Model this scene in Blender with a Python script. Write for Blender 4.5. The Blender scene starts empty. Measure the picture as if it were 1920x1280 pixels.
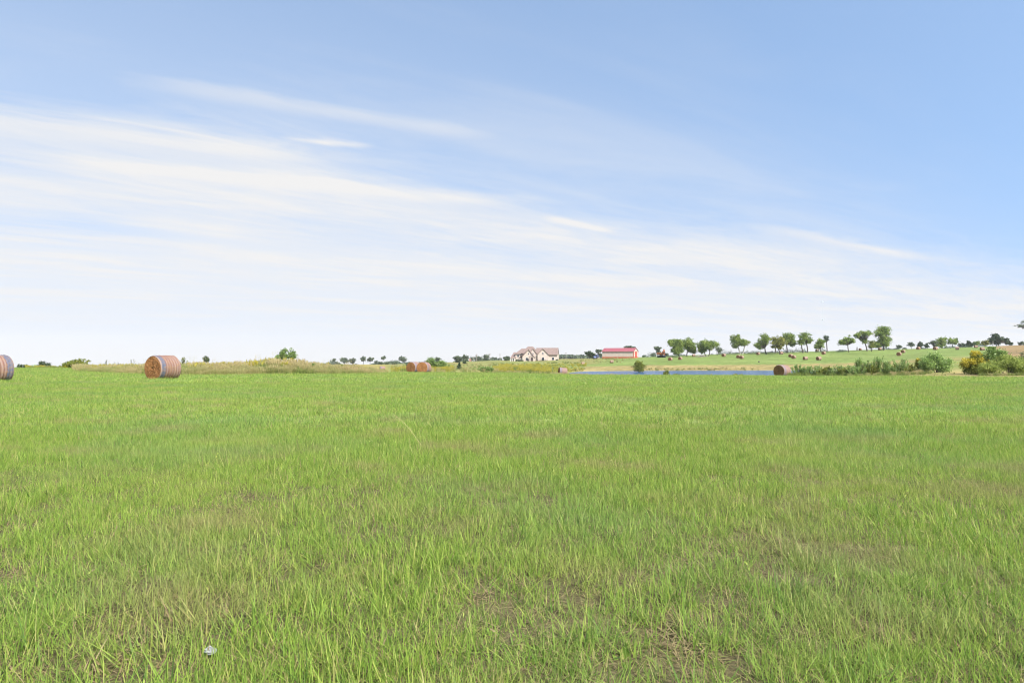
import bpy, math, random
import numpy as np
from mathutils import Vector, Matrix

C = bpy.context.scene.collection
R = math.radians
rng = np.random.default_rng(11)

# ------------------------------------------------------------------ camera
F = 1280.0                      # focal length in photograph pixels (24 mm)
CAMZ = 1.5
PITCH = math.atan(32.0 / F)
cp, sp = math.cos(PITCH), math.sin(PITCH)


def ray(px, py):
    a = (px - 960.0) / F
    b = (640.0 - py) / F
    return np.array([a, cp - b * sp, sp + b * cp])


def zat(py, Y):
    """height of the sight line through picture row py at depth Y"""
    d = ray(960, py)
    return CAMZ + d[2] / d[1] * Y


def xat(px, py, Y):
    d = ray(px, py)
    return d[0] / d[1] * Y


# ------------------------------------------------------------------ terrain
def P(y, py):
    return (y, zat(py, y))


COLS = {
    -1300: [(30, 0), (60, .03), P(107, 689.5), (125, -.6), (300, -4.5), (800, -10), (3000, -36), (6000, -70)],
    30: [(30, 0), (60, .03), P(107, 689.5), (125, -.6), (300, -4.5), (800, -10), (3000, -36), (6000, -70)],
    140: [(30, 0), P(75, 697.2), P(100, 690.5), (130, -.6), (300, -4), (800, -9), (3000, -34), (6000, -66)],
    300: [(30, 0), P(62, 703), P(80, 696), (110, -.2), (300, -3), (800, -8), (3000, -30), (6000, -60)],
    560: [(30, 0), P(66, 701.5), (75, .15), (90, .05), (150, -1), (300, -2.5), (800, -6), (3000, -26), (6000, -52)],
    715: [(30, 0), (68, -.05), (110, -.75), P(150, 695.5), P(250, 688), P(400, 685), P(700, 683), (3000, -24), (6000, -48)],
    850: [(30, 0), (60, -.1), P(110, 699), P(125, 697.5), P(150, 694.5), P(250, 686), P(400, 680), P(600, 678.5), P(1000, 679), P(3000, 680), P(6000, 681)],
    930: [(30, 0), (60, -.1), P(110, 699.2), P(125, 698), P(150, 695), P(250, 687), P(400, 677.5), P(600, 675.5), P(1000, 677), P(3000, 678), P(6000, 679)],
    1000: [(30, 0), (60, -.15), P(105, 701), P(130, 699.5), P(200, 692), P(300, 682.5), P(400, 677), P(480, 674.5), P(700, 674.5), P(1000, 676), P(3000, 677), P(6000, 678)],
    1055: [(30, 0), (60, -.2), P(100, 703), (130, -1.7), (150, -2.15), (165, -2.5), (190, -2.5), P(212, 695.2), P(260, 686), P(300, 680), P(400, 675), P(480, 673), P(700, 672.5), P(3000, 676), P(6000, 677)],
    1110: [(30, 0), (60, -.2), P(100, 703.5), (130, -2), (150, -2.9), (170, -3.2), (205, -3), P(219, 696), P(250, 686.5), P(300, 680), P(370, 673), P(450, 671.5), P(700, 673), P(3000, 676), P(6000, 677)],
    1200: [(30, 0), (60, -.2), P(100, 704), (130, -2.1), (150, -3), (222, -3), P(230, 694.4), P(258, 684.3), P(300, 678), P(370, 670.5), P(450, 669.3), P(700, 672), P(3000, 675), P(6000, 677)],
    1400: [(30, 0), (60, -.2), P(100, 704.5), (130, -2.2), (150, -3), (228, -3), P(236, 693.3), P(265, 682.5), P(310, 673), P(360, 663), P(420, 661.5), P(700, 664), P(3000, 672), P(6000, 676)],
    1490: [(30, 0), (60, -.2), P(97, 706), (115, -1.7), (140, -2.9), (228, -2.9), P(238, 692.6), P(268, 682), P(310, 672), P(360, 661), P(420, 659.5), P(700, 663), P(3000, 672), P(6000, 676)],
    1560: [(30, 0), (60, -.25), P(95, 706), (110, -1.5), (140, -2.9), (225, -2.9), P(240, 692), P(270, 681), P(310, 671), P(360, 659.5), P(400, 657.5), P(700, 661), P(3000, 671), P(6000, 675)],
    1640: [(30, 0), (60, -.25), P(88, 705.8), (110, -1.2), (150, -1.8), (230, -1), P(270, 680), P(310, 668), P(360, 656.5), P(400, 655), P(700, 659), P(3000, 670), P(6000, 674)],
    1760: [(30, 0), (50, -.05), P(70, 705), P(85, 698), P(120, 689), P(200, 678), P(300, 665), P(360, 655), P(420, 652.5), P(700, 655), P(3000, 668), P(6000, 672)],
    1920: [(30, 0), (45, 0), P(58, 706.5), P(70, 703.5), P(85, 698.5), P(120, 686), P(200, 671), P(300, 655), P(380, 647.5), P(450, 646.5), P(700, 649), P(3000, 664), P(6000, 670)],
    2300: [(30, 0), (45, 0), (58, 0), (70, 0), (85, .2), (120, .8), (200, 2), (300, 5), (380, 8), (700, 10), (3000, 20), (6000, 30)],
    3200: [(30, 0), (45, 0), (58, 0), (70, 0), (85, .2), (120, .8), (200, 2), (300, 5), (380, 8), (700, 10), (3000, 20), (6000, 30)],
}
LY0, LY1, NLY = math.log(1.0), math.log(6000.0), 700
LYG = np.linspace(LY0, LY1, NLY)
PXG = np.arange(-1300, 3201, 10.0)
_ck = sorted(COLS)
_rows = []
for k in _ck:
    a = np.array([(0.5, 0.0)] + COLS[k])
    _rows.append(np.interp(np.exp(LYG), a[:, 0], a[:, 1]))
_rows = np.array(_rows)
ZG = np.empty((len(PXG), NLY))
for j in range(NLY):
    ZG[:, j] = np.interp(PXG, _ck, _rows[:, j])


def _smooth(a, axis, n):
    for _ in range(n):
        p = np.pad(a, [(1, 1) if i == axis else (0, 0) for i in range(2)], mode='edge')
        sl = lambda s: tuple(s if i == axis else slice(None) for i in range(2))
        a = .25 * p[sl(slice(0, -2))] + .5 * p[sl(slice(1, -1))] + .25 * p[sl(slice(2, None))]
    return a


ZG = _smooth(_smooth(ZG, 1, 6), 0, 5)


def uY(x, y):
    x = np.asarray(x, float); y = np.asarray(y, float)
    r = np.hypot(x, y)
    az = np.clip(np.arctan2(x, y), -R(60), R(60))
    az0 = np.abs(np.arctan2(x, y))
    c = np.maximum(np.cos(np.minimum(az0, R(60))), .5)
    return 960 + F * np.tan(az), r * c


def ground(x, y):
    px, Y = uY(x, y)
    fi = np.clip((px - PXG[0]) / 10.0, 0, len(PXG) - 1.001)
    fj = np.clip((np.log(np.maximum(Y, 1.0)) - LY0) / (LY1 - LY0) * (NLY - 1), 0, NLY - 1.001)
    i = fi.astype(int) if hasattr(fi, 'astype') else int(fi)
    j = fj.astype(int) if hasattr(fj, 'astype') else int(fj)
    a, b = fi - i, fj - j
    return (ZG[i, j] * (1 - a) * (1 - b) + ZG[i + 1, j] * a * (1 - b) + ZG[i, j + 1] * (1 - a) * b + ZG[i + 1, j + 1] * a * b)


def g1(x, y):
    return float(ground(np.array([x]), np.array([y]))[0])


def hit(px, py, y0=20.0, y1=900.0):
    """depth at which the sight line first meets the ground (or comes nearest to it)"""
    d = ray(px, py); d = d / d[1]
    best, bd = y0, 1e9
    for Y in np.exp(np.linspace(math.log(y0), math.log(y1), 700)):
        dz = CAMZ + d[2] * Y - g1(d[0] * Y, Y)
        if dz <= 0:
            return Y
        if dz / Y < bd:
            best, bd = Y, dz / Y
    return best


def _hash(ix, iy, seed):
    h = (ix * 374761393 + iy * 668265263 + seed * 974634777) & 0xffffffff
    h = ((h ^ (h >> 13)) * 1274126177) & 0xffffffff
    return ((h ^ (h >> 16)) & 0xffff) / 65535.0


def vnoise(x, y, seed=0):
    x = np.asarray(x, float); y = np.asarray(y, float)
    ix = np.floor(x).astype(np.int64); iy = np.floor(y).astype(np.int64)
    fx, fy = x - ix, y - iy
    fx = fx * fx * (3 - 2 * fx); fy = fy * fy * (3 - 2 * fy)
    a = _hash(ix, iy, seed); b = _hash(ix + 1, iy, seed); c = _hash(ix, iy + 1, seed); d = _hash(ix + 1, iy + 1, seed)
    return (a * (1 - fx) + b * fx) * (1 - fy) + (c * (1 - fx) + d * fx) * fy


def fbm(x, y, seed=0, n=3):
    s, a, t = 0, 1.0, 0
    for k in range(n):
        s = s + a * vnoise(x * 2 ** k, y * 2 ** k, seed + k); t += a; a *= .5
    return s / t


def sstep(a, b, x):
    t = np.clip((x - a) / (b - a), 0, 1)
    return t * t * (3 - 2 * t)


# ------------------------------------------------------------------ object helpers
def tag(o, label=None, cat=None, group=None, kind=None):
    if label: o['label'] = label
    if cat: o['category'] = cat
    if group: o['group'] = group
    if kind: o['kind'] = kind
    return o


def empty(name, loc, rz=0.0):
    o = bpy.data.objects.new(name, None); C.objects.link(o)
    o.empty_display_size = .3
    o.location = loc; o.rotation_euler = (0, 0, rz)
    return o


class MB:
    def __init__(s):
        s.v, s.f, s.t = [], [], []

    def face(s, pts, tint=.5):
        n = len(s.v); s.v += [tuple(p) for p in pts]; s.f.append(tuple(range(n, n + len(pts)))); s.t.append(tint)

    def box(s, c, d, M=None, tint=.5):
        cx, cy, cz = c; hx, hy, hz = d[0] / 2, d[1] / 2, d[2] / 2
        p = [Vector((cx + i * hx, cy + j * hy, cz + k * hz)) for k in (-1, 1) for j in (-1, 1) for i in (-1, 1)]
        if M is not None: p = [M @ q for q in p]
        n = len(s.v); s.v += [tuple(q) for q in p]
        for f in ((0, 2, 3, 1), (4, 5, 7, 6), (0, 1, 5, 4), (2, 6, 7, 3), (0, 4, 6, 2), (1, 3, 7, 5)):
            s.f.append(tuple(n + i for i in f)); s.t.append(tint)

    def prism(s, prof, axis, a, b, tint=.5):
        """profile in the other two axes, swept from a to b along axis (0=x, 1=y, 2=z)"""
        def mk(p, w):
            q = [0, 0, 0]; o = [i for i in range(3) if i != axis]
            q[axis] = w; q[o[0]] = p[0]; q[o[1]] = p[1]
            return tuple(q)
        n = len(s.v); m = len(prof)
        s.v += [mk(p, a) for p in prof] + [mk(p, b) for p in prof]
        s.f.append(tuple(n + i for i in range(m))[::-1]); s.f.append(tuple(n + m + i for i in range(m)))
        s.t += [tint, tint]
        for i in range(m):
            k = (i + 1) % m
            s.f.append((n + i, n + k, n + m + k, n + m + i)); s.t.append(tint)

    def tube(s, pts, rad, n=7, tint=.5, caps=True):
        pts = [Vector(p) for p in pts]
        base = len(s.v)
        for i, p in enumerate(pts):
            d = (pts[min(i + 1, len(pts) - 1)] - pts[max(i - 1, 0)])
            if d.length < 1e-9: d = Vector((0, 0, 1))
            d.normalize()
            u = d.cross(Vector((0.31, .95, 0.05))); u.normalize(); w = d.cross(u)
            for k in range(n):
                a = 2 * math.pi * k / n
                s.v.append(tuple(p + float(rad[i]) * (math.cos(a) * u + math.sin(a) * w)))
        for i in range(len(pts) - 1):
            for k in range(n):
                k2 = (k + 1) % n
                s.f.append((base + i * n + k, base + i * n + k2, base + (i + 1) * n + k2, base + (i + 1) * n + k)); s.t.append(tint)
        if caps:
            s.f.append(tuple(base + k for k in range(n))[::-1]); s.t.append(tint)
            e = base + (len(pts) - 1) * n
            s.f.append(tuple(e + k for k in range(n))); s.t.append(tint)

    def mesh(s, name, mat, smooth=False):
        me = bpy.data.meshes.new(name)
        me.from_pydata(s.v, [], s.f)
        me.attributes.new('tint', 'FLOAT', 'FACE').data.foreach_set('value', np.array(s.t, np.float32))
        if smooth: me.polygons.foreach_set('use_smooth', np.ones(len(s.f), bool))
        me.materials.append(mat)
        me.update()
        return me

    def build(s, name, mat, parent=None, smooth=False):
        o = bpy.data.objects.new(name, s.mesh(name, mat, smooth)); C.objects.link(o)
        if parent: o.parent = parent
        return o


def quad_mesh(name, V, tint, mat):
    """V: (n,4,3) free quads"""
    n = len(V)
    me = bpy.data.meshes.new(name)
    me.vertices.add(n * 4); me.vertices.foreach_set('co', V.reshape(-1).astype(np.float32))
    me.loops.add(n * 4); me.loops.foreach_set('vertex_index', np.arange(n * 4, dtype=np.int32))
    me.polygons.add(n); me.polygons.foreach_set('loop_start', np.arange(0, n * 4, 4, dtype=np.int32))
    me.update(calc_edges=True)
    me.attributes.new('tint', 'FLOAT', 'FACE').data.foreach_set('value', tint.astype(np.float32))
    me.materials.append(mat)
    return me


def leaves_at(pos, size, g, aspect=.6, up=0.0):
    """one bent leaf spray per position: diamonds with random orientation"""
    n = len(pos)
    d = g.normal(size=(n, 3)); d[:, 2] += up; d /= np.linalg.norm(d, axis=1)[:, None]
    e = g.normal(size=(n, 3)); e -= (e * d).sum(1)[:, None] * d; e /= np.linalg.norm(e, axis=1)[:, None]
    nn = np.cross(d, e)
    L = (size * g.uniform(.6, 1.3, n))[:, None]; W = L * aspect
    V = np.empty((n, 4, 3))
    V[:, 0] = pos - d * L * .5
    V[:, 1] = pos + e * W * .5 + nn * W * .12
    V[:, 2] = pos + d * L * .5
    V[:, 3] = pos - e * W * .5 + nn * W * .12
    return V


# ------------------------------------------------------------------ materials
def new_mat(name):
    m = bpy.data.materials.new(name); m.use_nodes = True
    nt = m.node_tree; nt.nodes.clear()
    return m, nt, nt.nodes, nt.links


def ramp(nd, stops):
    r = nd.new('ShaderNodeValToRGB')
    el = r.color_ramp.elements
    while len(el) > 1: el.remove(el[-1])
    el[0].position = stops[0][0]; el[0].color = (*stops[0][1], 1)
    for p, c in stops[1:]:
        e = el.new(p); e.color = (*c, 1)
    return r


def plain(name, col, rough=.8, var=.18, scale=3.0, bump=0.0, metallic=0.0, spec=.3, col2=None, coord='Object'):
    m, nt, nd, lk = new_mat(name)
    out = nd.new('ShaderNodeOutputMaterial'); b = nd.new('ShaderNodeBsdfPrincipled')
    tc = nd.new('ShaderNodeTexCoord'); nz = nd.new('ShaderNodeTexNoise')
    nz.inputs['Scale'].default_value = scale; nz.inputs['Detail'].default_value = 6
    lk.new(tc.outputs[coord], nz.inputs['Vector'])
    c2 = col2 or tuple(c * (1 - var) for c in col)
    r = ramp(nd, [(.3, c2), (.7, tuple(min(1, c * (1 + var * .6)) for c in col))])
    lk.new(nz.outputs['Fac'], r.inputs['Fac']); lk.new(r.outputs['Color'], b.inputs['Base Color'])
    b.inputs['Roughness'].default_value = rough; b.inputs['Metallic'].default_value = metallic
    b.inputs['Specular IOR Level'].default_value = spec
    if bump:
        bp = nd.new('ShaderNodeBump'); bp.inputs['Strength'].default_value = bump
        lk.new(nz.outputs['Fac'], bp.inputs['Height']); lk.new(bp.outputs['Normal'], b.inputs['Normal'])
    lk.new(b.outputs['BSDF'], out.inputs['Surface'])
    return m


def foliage_mat(name, stops, trans=.35, patch=None, patch_scale=.5, rough=.55, spec=.25):
    """leaf colour from each leaf's own tint; optional patches of another colour over the land"""
    m, nt, nd, lk = new_mat(name)
    out = nd.new('ShaderNodeOutputMaterial')
    at = nd.new('ShaderNodeAttribute'); at.attribute_name = 'tint'
    r = ramp(nd, stops); lk.new(at.outputs['Fac'], r.inputs['Fac'])
    col = r.outputs['Color']
    if patch:
        geo = nd.new('ShaderNodeNewGeometry')
        for pcol, sc, lo, hi, amt in patch:
            nz = nd.new('ShaderNodeTexNoise'); nz.inputs['Scale'].default_value = sc; nz.inputs['Detail'].default_value = 3
            lk.new(geo.outputs['Position'], nz.inputs['Vector'])
            mr = nd.new('ShaderNodeMapRange'); mr.inputs['From Min'].default_value = lo; mr.inputs['From Max'].default_value = hi
            mr.inputs['To Max'].default_value = amt
            lk.new(nz.outputs['Fac'], mr.inputs['Value'])
            mx = nd.new('ShaderNodeMix'); mx.data_type = 'RGBA'
            lk.new(mr.outputs['Result'], mx.inputs['Factor']); lk.new(col, mx.inputs['A']); mx.inputs['B'].default_value = (*pcol, 1)
            col = mx.outputs['Result']
    b = nd.new('ShaderNodeBsdfPrincipled'); b.inputs['Roughness'].default_value = rough; b.inputs['Specular IOR Level'].default_value = spec
    lk.new(col, b.inputs['Base Color'])
    t = nd.new('ShaderNodeBsdfTranslucent')
    lk.new(col, t.inputs['Color'])
    ms = nd.new('ShaderNodeMixShader'); ms.inputs['Fac'].default_value = trans
    lk.new(b.outputs['BSDF'], ms.inputs[1]); lk.new(t.outputs['BSDF'], ms.inputs[2])
    lk.new(ms.outputs['Shader'], out.inputs['Surface'])
    return m


GRASS = foliage_mat('grass_blades', [(0, (.06, .125, .028)), (.35, (.18, .30, .047)), (.7, (.325, .44, .07)), (.86, (.46, .49, .12)), (.9, (.42, .33, .17)), (1, (.31, .21, .125))], .48,
                    [((.37, .29, .145), .6, .51, .70, .62), ((.18, .30, .10), .23, .48, .68, .45), ((.36, .43, .085), .31, .54, .7, .5)])
DRYGRASS = foliage_mat('dry_grass', [(0, (.27, .28, .09)), (.4, (.40, .37, .15)), (.75, (.50, .42, .20)), (1, (.42, .32, .17))], .45,
                       [((.26, .31, .09), .13, .44, .64, .75)])
WEED = foliage_mat('green_weeds', [(0, (.07, .11, .025)), (.5, (.16, .21, .05)), (.85, (.26, .29, .07)), (1, (.40, .33, .12))], .35)
GOLD = foliage_mat('goldenrod_sprays', [(0, (.10, .14, .03)), (.55, (.20, .25, .05)), (.68, (.32, .30, .05)), (1, (.46, .38, .05))], .3)
LEAF = foliage_mat('tree_leaves', [(0, (.075, .13, .032)), (.5, (.20, .28, .06)), (1, (.40, .45, .11))], .45)
LEAF_YELLOW = foliage_mat('yellowing_leaves', [(0, (.11, .125, .025)), (.5, (.21, .22, .04)), (1, (.33, .31, .07))], .36)
LEAF_DARK = foliage_mat('dark_leaves', [(0, (.035, .06, .03)), (.6, (.07, .105, .045)), (1, (.13, .17, .065))], .3)
LEAF_GREY = foliage_mat('grey_green_leaves', [(0, (.065, .09, .06)), (.6, (.12, .155, .09)), (1, (.19, .225, .12))], .3)  # grey-green foliage; for far trees, distance haze is also put into this colour
LEAF_PALE = foliage_mat('pale_shrub_leaves', [(0, (.12, .20, .05)), (.5, (.28, .41, .11)), (1, (.48, .58, .22))], .45, rough=.4, spec=.45)
LEAF_LIME = foliage_mat('lime_leaves', [(0, (.10, .13, .02)), (.6, (.20, .23, .03)), (1, (.30, .31, .06))], .35)
LEAF_OLIVE = foliage_mat('olive_leaves', [(0, (.13, .18, .035)), (.5, (.28, .345, .07)), (1, (.46, .50, .14))], .42)
LEAF_EMERALD = foliage_mat('fresh_green_leaves', [(0, (.08, .14, .035)), (.5, (.17, .265, .06)), (1, (.31, .40, .11))], .35, rough=.4, spec=.4)
YELLOW = foliage_mat('yellow_blossom', [(0, (.40, .33, .03)), (.6, (.52, .43, .035)), (1, (.60, .53, .10))], .25)
BARK = plain('bark', (.10, .085, .07), .9, .4, 2.0, .3)
BARK_PALE = plain('pale_bark', (.34, .32, .28), .9, .3, 2.0, .3)


def ground_mat():
    m, nt, nd, lk = new_mat('land')
    out = nd.new('ShaderNodeOutputMaterial'); b = nd.new('ShaderNodeBsdfPrincipled')
    at = nd.new('ShaderNodeAttribute'); at.attribute_name = 'zone'
    geo = nd.new('ShaderNodeNewGeometry')
    col = at.outputs['Color']
    prev = None
    for sc, lo, hi in ((.05, .82, 1.16), (.45, .78, 1.2), (5.0, .72, 1.25), (40.0, .55, 1.4)):
        nz = nd.new('ShaderNodeTexNoise'); nz.inputs['Scale'].default_value = sc; nz.inputs['Detail'].default_value = 4
        lk.new(geo.outputs['Position'], nz.inputs['Vector'])
        mr = nd.new('ShaderNodeMapRange'); mr.inputs['From Min'].default_value = .3; mr.inputs['From Max'].default_value = .7
        mr.inputs['To Min'].default_value = lo; mr.inputs['To Max'].default_value = hi
        lk.new(nz.outputs['Fac'], mr.inputs['Value'])
        if prev is None: prev = mr.outputs['Result']
        else:
            mm = nd.new('ShaderNodeMath'); mm.operation = 'MULTIPLY'
            lk.new(prev, mm.inputs[0]); lk.new(mr.outputs['Result'], mm.inputs[1]); prev = mm.outputs[0]
    vm = nd.new('ShaderNodeVectorMath'); vm.operation = 'SCALE'
    lk.new(col, vm.inputs[0]); lk.new(prev, vm.inputs['Scale'])
    lk.new(vm.outputs['Vector'], b.inputs['Base Color'])
    b.inputs['Roughness'].default_value = 1; b.inputs['Specular IOR Level'].default_value = .05
    nz = nd.new('ShaderNodeTexNoise'); nz.inputs['Scale'].default_value = 2.5; nz.inputs['Detail'].default_value = 8
    lk.new(geo.outputs['Position'], nz.inputs['Vector'])
    bp = nd.new('ShaderNodeBump'); bp.inputs['Strength'].default_value = .5; bp.inputs['Distance'].default_value = .12
    lk.new(nz.outputs['Fac'], bp.inputs['Height']); lk.new(bp.outputs['Normal'], b.inputs['Normal'])
    lk.new(b.outputs['BSDF'], out.inputs['Surface'])
    return m


# ------------------------------------------------------------------ ground sheet
EDGE = np.array([(-1300, 105), (60, 105), (128, 100), (146, 76), (300, 62), (440, 62), (500, 66), (600, 66), (690, 68), (722, 84), (742, 116),
                 (850, 112), (960, 112), (1060, 106), (1450, 106), (1600, 88), (1680, 76), (1760, 64), (1850, 58), (1920, 57), (3200, 55)])


def edge(px):
    return np.interp(px, EDGE[:, 0], EDGE[:, 1])


def zone_colour(px, Y, x, y):
    n1 = fbm(x * .06, y * .06, 3); n2 = fbm(x * .5, y * .5, 7); n3 = fbm(x * .02, y * .02, 17)
    c = np.zeros(px.shape + (3,))
    def put(col, w):
        w = np.clip(w, 0, 1)[..., None]
        c[:] = c * (1 - w) + np.array(col) * w
    meadow = (.195, .20, .065)
    put(meadow, np.ones_like(px))
    put((.25, .20, .08), sstep(.5, .68, n1))
    put((.17, .22, .06), sstep(.45, .65, n3) * .7)
    # mown hay field beyond the pond, east of the house
    hf = sstep(1085, 1150, px + (n2 - .5) * 40 + (Y - 250) * -.15) * sstep(240, 262, Y)
    put((.148, .20, .054), hf)
    put((.175, .195, .065), hf * sstep(.45, .62, n1) * .3)
    # pale bank round the pond
    lo = np.interp(px, [1040, 1100, 1200, 1400, 1490, 1560, 1640], [205, 214, 224, 229, 231, 233, 240])
    hi = np.interp(px, [1040, 1100, 1200, 1400, 1490, 1560, 1640], [214, 248, 258, 263, 266, 270, 273])
    bank = sstep(1040, 1090, px) * (1 - sstep(1660, 1740, px)) * sstep(lo - 3, lo + 1, Y) * (1 - sstep(hi - 6, hi + 3, Y + (n2 - .5) * 14))
    put((.27, .215, .09), bank)
    put((.20, .17, .065), bank * sstep(.40, .56, n2) * .85)
    put((.38, .34, .24), sstep(1080, 1110, px) * (1 - sstep(1560, 1600, px)) * (1 - sstep(lo + 3, lo + 6, Y)) * sstep(lo - 8, lo - 2, Y))
    # worn tan strip by the bushes on the right
    strip = sstep(1560, 1640, px) * sstep(edge(px) - 1, edge(px) + 1.5, Y + (n2 - .5) * 4) * (1 - sstep(92, 110, Y))
    put((.225, .215, .075), strip)
    put((.33, .25, .11), strip * sstep(.5, .65, n2))
    # dry hill at the far right
    put((.235, .165, .08), sstep(1845, 1880, px + (n2 - .5) * 20) * sstep(150, 230, Y))
    # grass strip around the tall grass
    put((.26, .22, .07), sstep(120, 150, px) * (1 - sstep(716, 735, px)) * sstep(edge(px), edge(px) + 2, Y))
    # near field
    f = 1 - sstep(edge(px) - 1.0, edge(px) + .6, Y + (n2 - .5) * 2)
    put((.20, .27, .075), f)
    put((.22, .27, .075), f * sstep(.5, .66, n1) * .6)
    put((.105, .09, .045), f * (1 - sstep(8, 20, Y)))  # brown earth, darkened further to imitate shade in the gaps between blades
    return c


def build_ground():
    az = np.concatenate([np.arange(-180, -56, 4.0), np.arange(-56, -42, .5), np.arange(-42, 42, .125), np.arange(42, 56, .5), np.arange(56, 180, 4.0)])
    rad = np.concatenate([np.exp(np.linspace(math.log(.6), math.log(60), 90)), np.exp(np.linspace(math.log(61), math.log(480), 240)), np.exp(np.linspace(math.log(485), math.log(2000), 50))])
    A, Rr = np.meshgrid(np.radians(az), rad, indexing='ij')
    # close the small hole at the middle with ring 0 collapsed
    X = Rr * np.sin(A); Yy = Rr * np.cos(A)
    px, Y = uY(X, Yy)
    Z = ground(X.ravel(), Yy.ravel()).reshape(X.shape)
    Z = Z + (fbm(X * .35, Yy * .35, 5) - .5) * .05 * (1 - sstep(40, 90, Rr))
    na, nr = X.shape
    V = np.stack([X, Yy, Z], -1).reshape(-1, 3)
    col = zone_colour(px, Y, X, Yy).reshape(-1, 3)
    i = np.arange(na)[:, None]; j = np.arange(nr - 1)[None, :]
    i2 = (i + 1) % na
    q = np.stack([i * nr + j, i * nr + j + 1, i2 * nr + j + 1, i2 * nr + j], -1).reshape(-1, 4)
    V = np.vstack([V, [[0, 0, 0]]]); col = np.vstack([col, col[:1]])
    cidx = len(V) - 1
    tri = np.array([(cidx, k * nr, ((k + 1) % na) * nr) for k in range(na)])
    me = bpy.data.meshes.new('ground')
    me.vertices.add(len(V)); me.vertices.foreach_set('co', V.reshape(-1).astype(np.float32))
    li = np.concatenate([q.reshape(-1), tri.reshape(-1)]).astype(np.int32)
    ls = np.concatenate([np.arange(len(q)) * 4, len(q) * 4 + np.arange(len(tri)) * 3]).astype(np.int32)
    me.loops.add(len(li)); me.loops.foreach_set('vertex_index', li)
    me.polygons.add(len(ls)); me.polygons.foreach_set('loop_start', ls)
    me.update(calc_edges=True)
    me.polygons.foreach_set('use_smooth', np.ones(len(ls), bool))
    ca = me.attributes.new('zone', 'FLOAT_COLOR', 'POINT')
    ca.data.foreach_set('color', np.hstack([col, np.ones((len(col), 1))]).reshape(-1).astype(np.float32))
    me.materials.append(ground_mat())
    o = bpy.data.objects.new('ground', me); C.objects.link(o)
    tag(o, 'rolling farmland under the grass reaching the horizon', 'ground', kind='structure')


build_ground()

# ------------------------------------------------------------------ pond
WATER_Z = -2.6


def build_pond():
    m, nt, nd, lk = new_mat('pond_water')
    out = nd.new('ShaderNodeOutputMaterial'); b = nd.new('ShaderNodeBsdfPrincipled')
    b.inputs['Base Color'].default_value = (.010, .055, .135, 1); b.inputs['Roughness'].default_value = .18; b.inputs['IOR'].default_value = 1.33; b.inputs['Specular IOR Level'].default_value = .2
    geo = nd.new('ShaderNodeNewGeometry'); mp = nd.new('ShaderNodeMapping'); mp.inputs['Scale'].default_value = (.5, 1.2, 1)
    nz = nd.new('ShaderNodeTexNoise'); nz.inputs['Scale'].default_value = 1.3; nz.inputs['Detail'].default_value = 5
    bp = nd.new('ShaderNodeBump'); bp.inputs['Strength'].default_value = 1.0; bp.inputs['Distance'].default_value = .45
    lk.new(geo.outputs['Position'], mp.inputs['Vector']); lk.new(mp.outputs['Vector'], nz.inputs['Vector'])
    lk.new(nz.outputs['Fac'], bp.inputs['Height']); lk.new(bp.outputs['Normal'], b.inputs['Normal'])
    lk.new(b.outputs['BSDF'], out.inputs['Surface'])
    mb = MB()
    pts = []
    near = [(1040, 168), (1090, 140), (1200, 134), (1400, 132), (1560, 128), (1640, 130)]
    far = [(1640, 262), (1560, 250), (1400, 246), (1200, 240), (1090, 226), (1040, 205)]
    for px, Y in near + far: pts.append(((px - 960) / F * Y, Y, WATER_Z))
    mb.face(pts)
    o = mb.build('water', m)
    tag(o, 'blue rippled farm pond beyond the near field', 'pond', kind='structure')


build_pond()


# ------------------------------------------------------------------ scattered grass (one object per kind of growth)
def blade_clump(n, rad, lmin, lmax, width, g, seg=3, lean=.55, dead=.2, wind=(-.12, .05), head=0, flat=.0):
    V, Fc, T = [], [], []
    for i in range(n):
        r = rad * math.sqrt(g.random()); a = g.uniform(0, 2 * math.pi)
        b = np.array([r * math.cos(a), r * math.sin(a), -.01])
        isdead = g.random() < dead
        L = g.uniform(lmin, lmax) * (g.uniform(.4, .8) if isdead else 1)
        la = g.uniform(0, 2 * math.pi)
        lm = abs(g.normal(0, lean)) + (flat if isdead else 0)
        d = np.array([math.cos(la) * lm + wind[0], math.sin(la) * lm + wind[1], 1.0])
        curl = g.uniform(.1, .9) * lm
        side = np.array([math.cos(la + 1.57 + g.normal(0, .5)), math.sin(la + 1.57 + g.normal(0, .5)), 0])
        W = width * g.uniform(.6, 1.3)
        tint = g.uniform(.9, 1.0) if isdead else np.clip(g.normal(.50, .25), 0, .88)
        p = b.copy(); n0 = len(V)
        dd = d / np.linalg.norm(d)
        for s in range(seg + 1):
            w = W * (1 - (s / seg) ** 1.6)
            if s < seg:
                V += [p - side * w / 2, p + side * w / 2]
            else:
                V += [p]
            dd = dd + np.array([math.cos(la), math.sin(la), -.55]) * curl / seg
            dd /= np.linalg.norm(dd)
            p = p + dd * L / seg
        for s in range(seg):
            k = n0 + 2 * s
            Fc.append((k, k + 1, k + 3, k + 2) if s < seg - 1 else (k, k + 1, k + 2)); T.append(tint)
        if head and not isdead and g.random() < head:
            tip = V[-1]
            for q in range(5):
                c = tip - dd * q * L * .045 + g.normal(0, L * .012, 3)
                e = g.normal(0, 1, 3); e /= np.linalg.norm(e); h = W * 1.6
                k = len(V)
                V += [c - e * h, c + dd * h * 1.8, c + e * h, c - dd * h * 1.4]
                Fc.append((k, k + 1, k + 2, k + 3)); T.append(g.uniform(.7, 1))
    return V, Fc, T


def source(name, data, mat):
    me = bpy.data.meshes.new(name)
    V, Fc, T = data
    me.from_pydata([tuple(v) for v in V], [], Fc)
    me.attributes.new('tint', 'FLOAT', 'FACE').data.foreach_set('value', np.array(T, np.float32))
    me.materials.append(mat); me.update()
    return bpy.data.objects.new(name, me)


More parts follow.
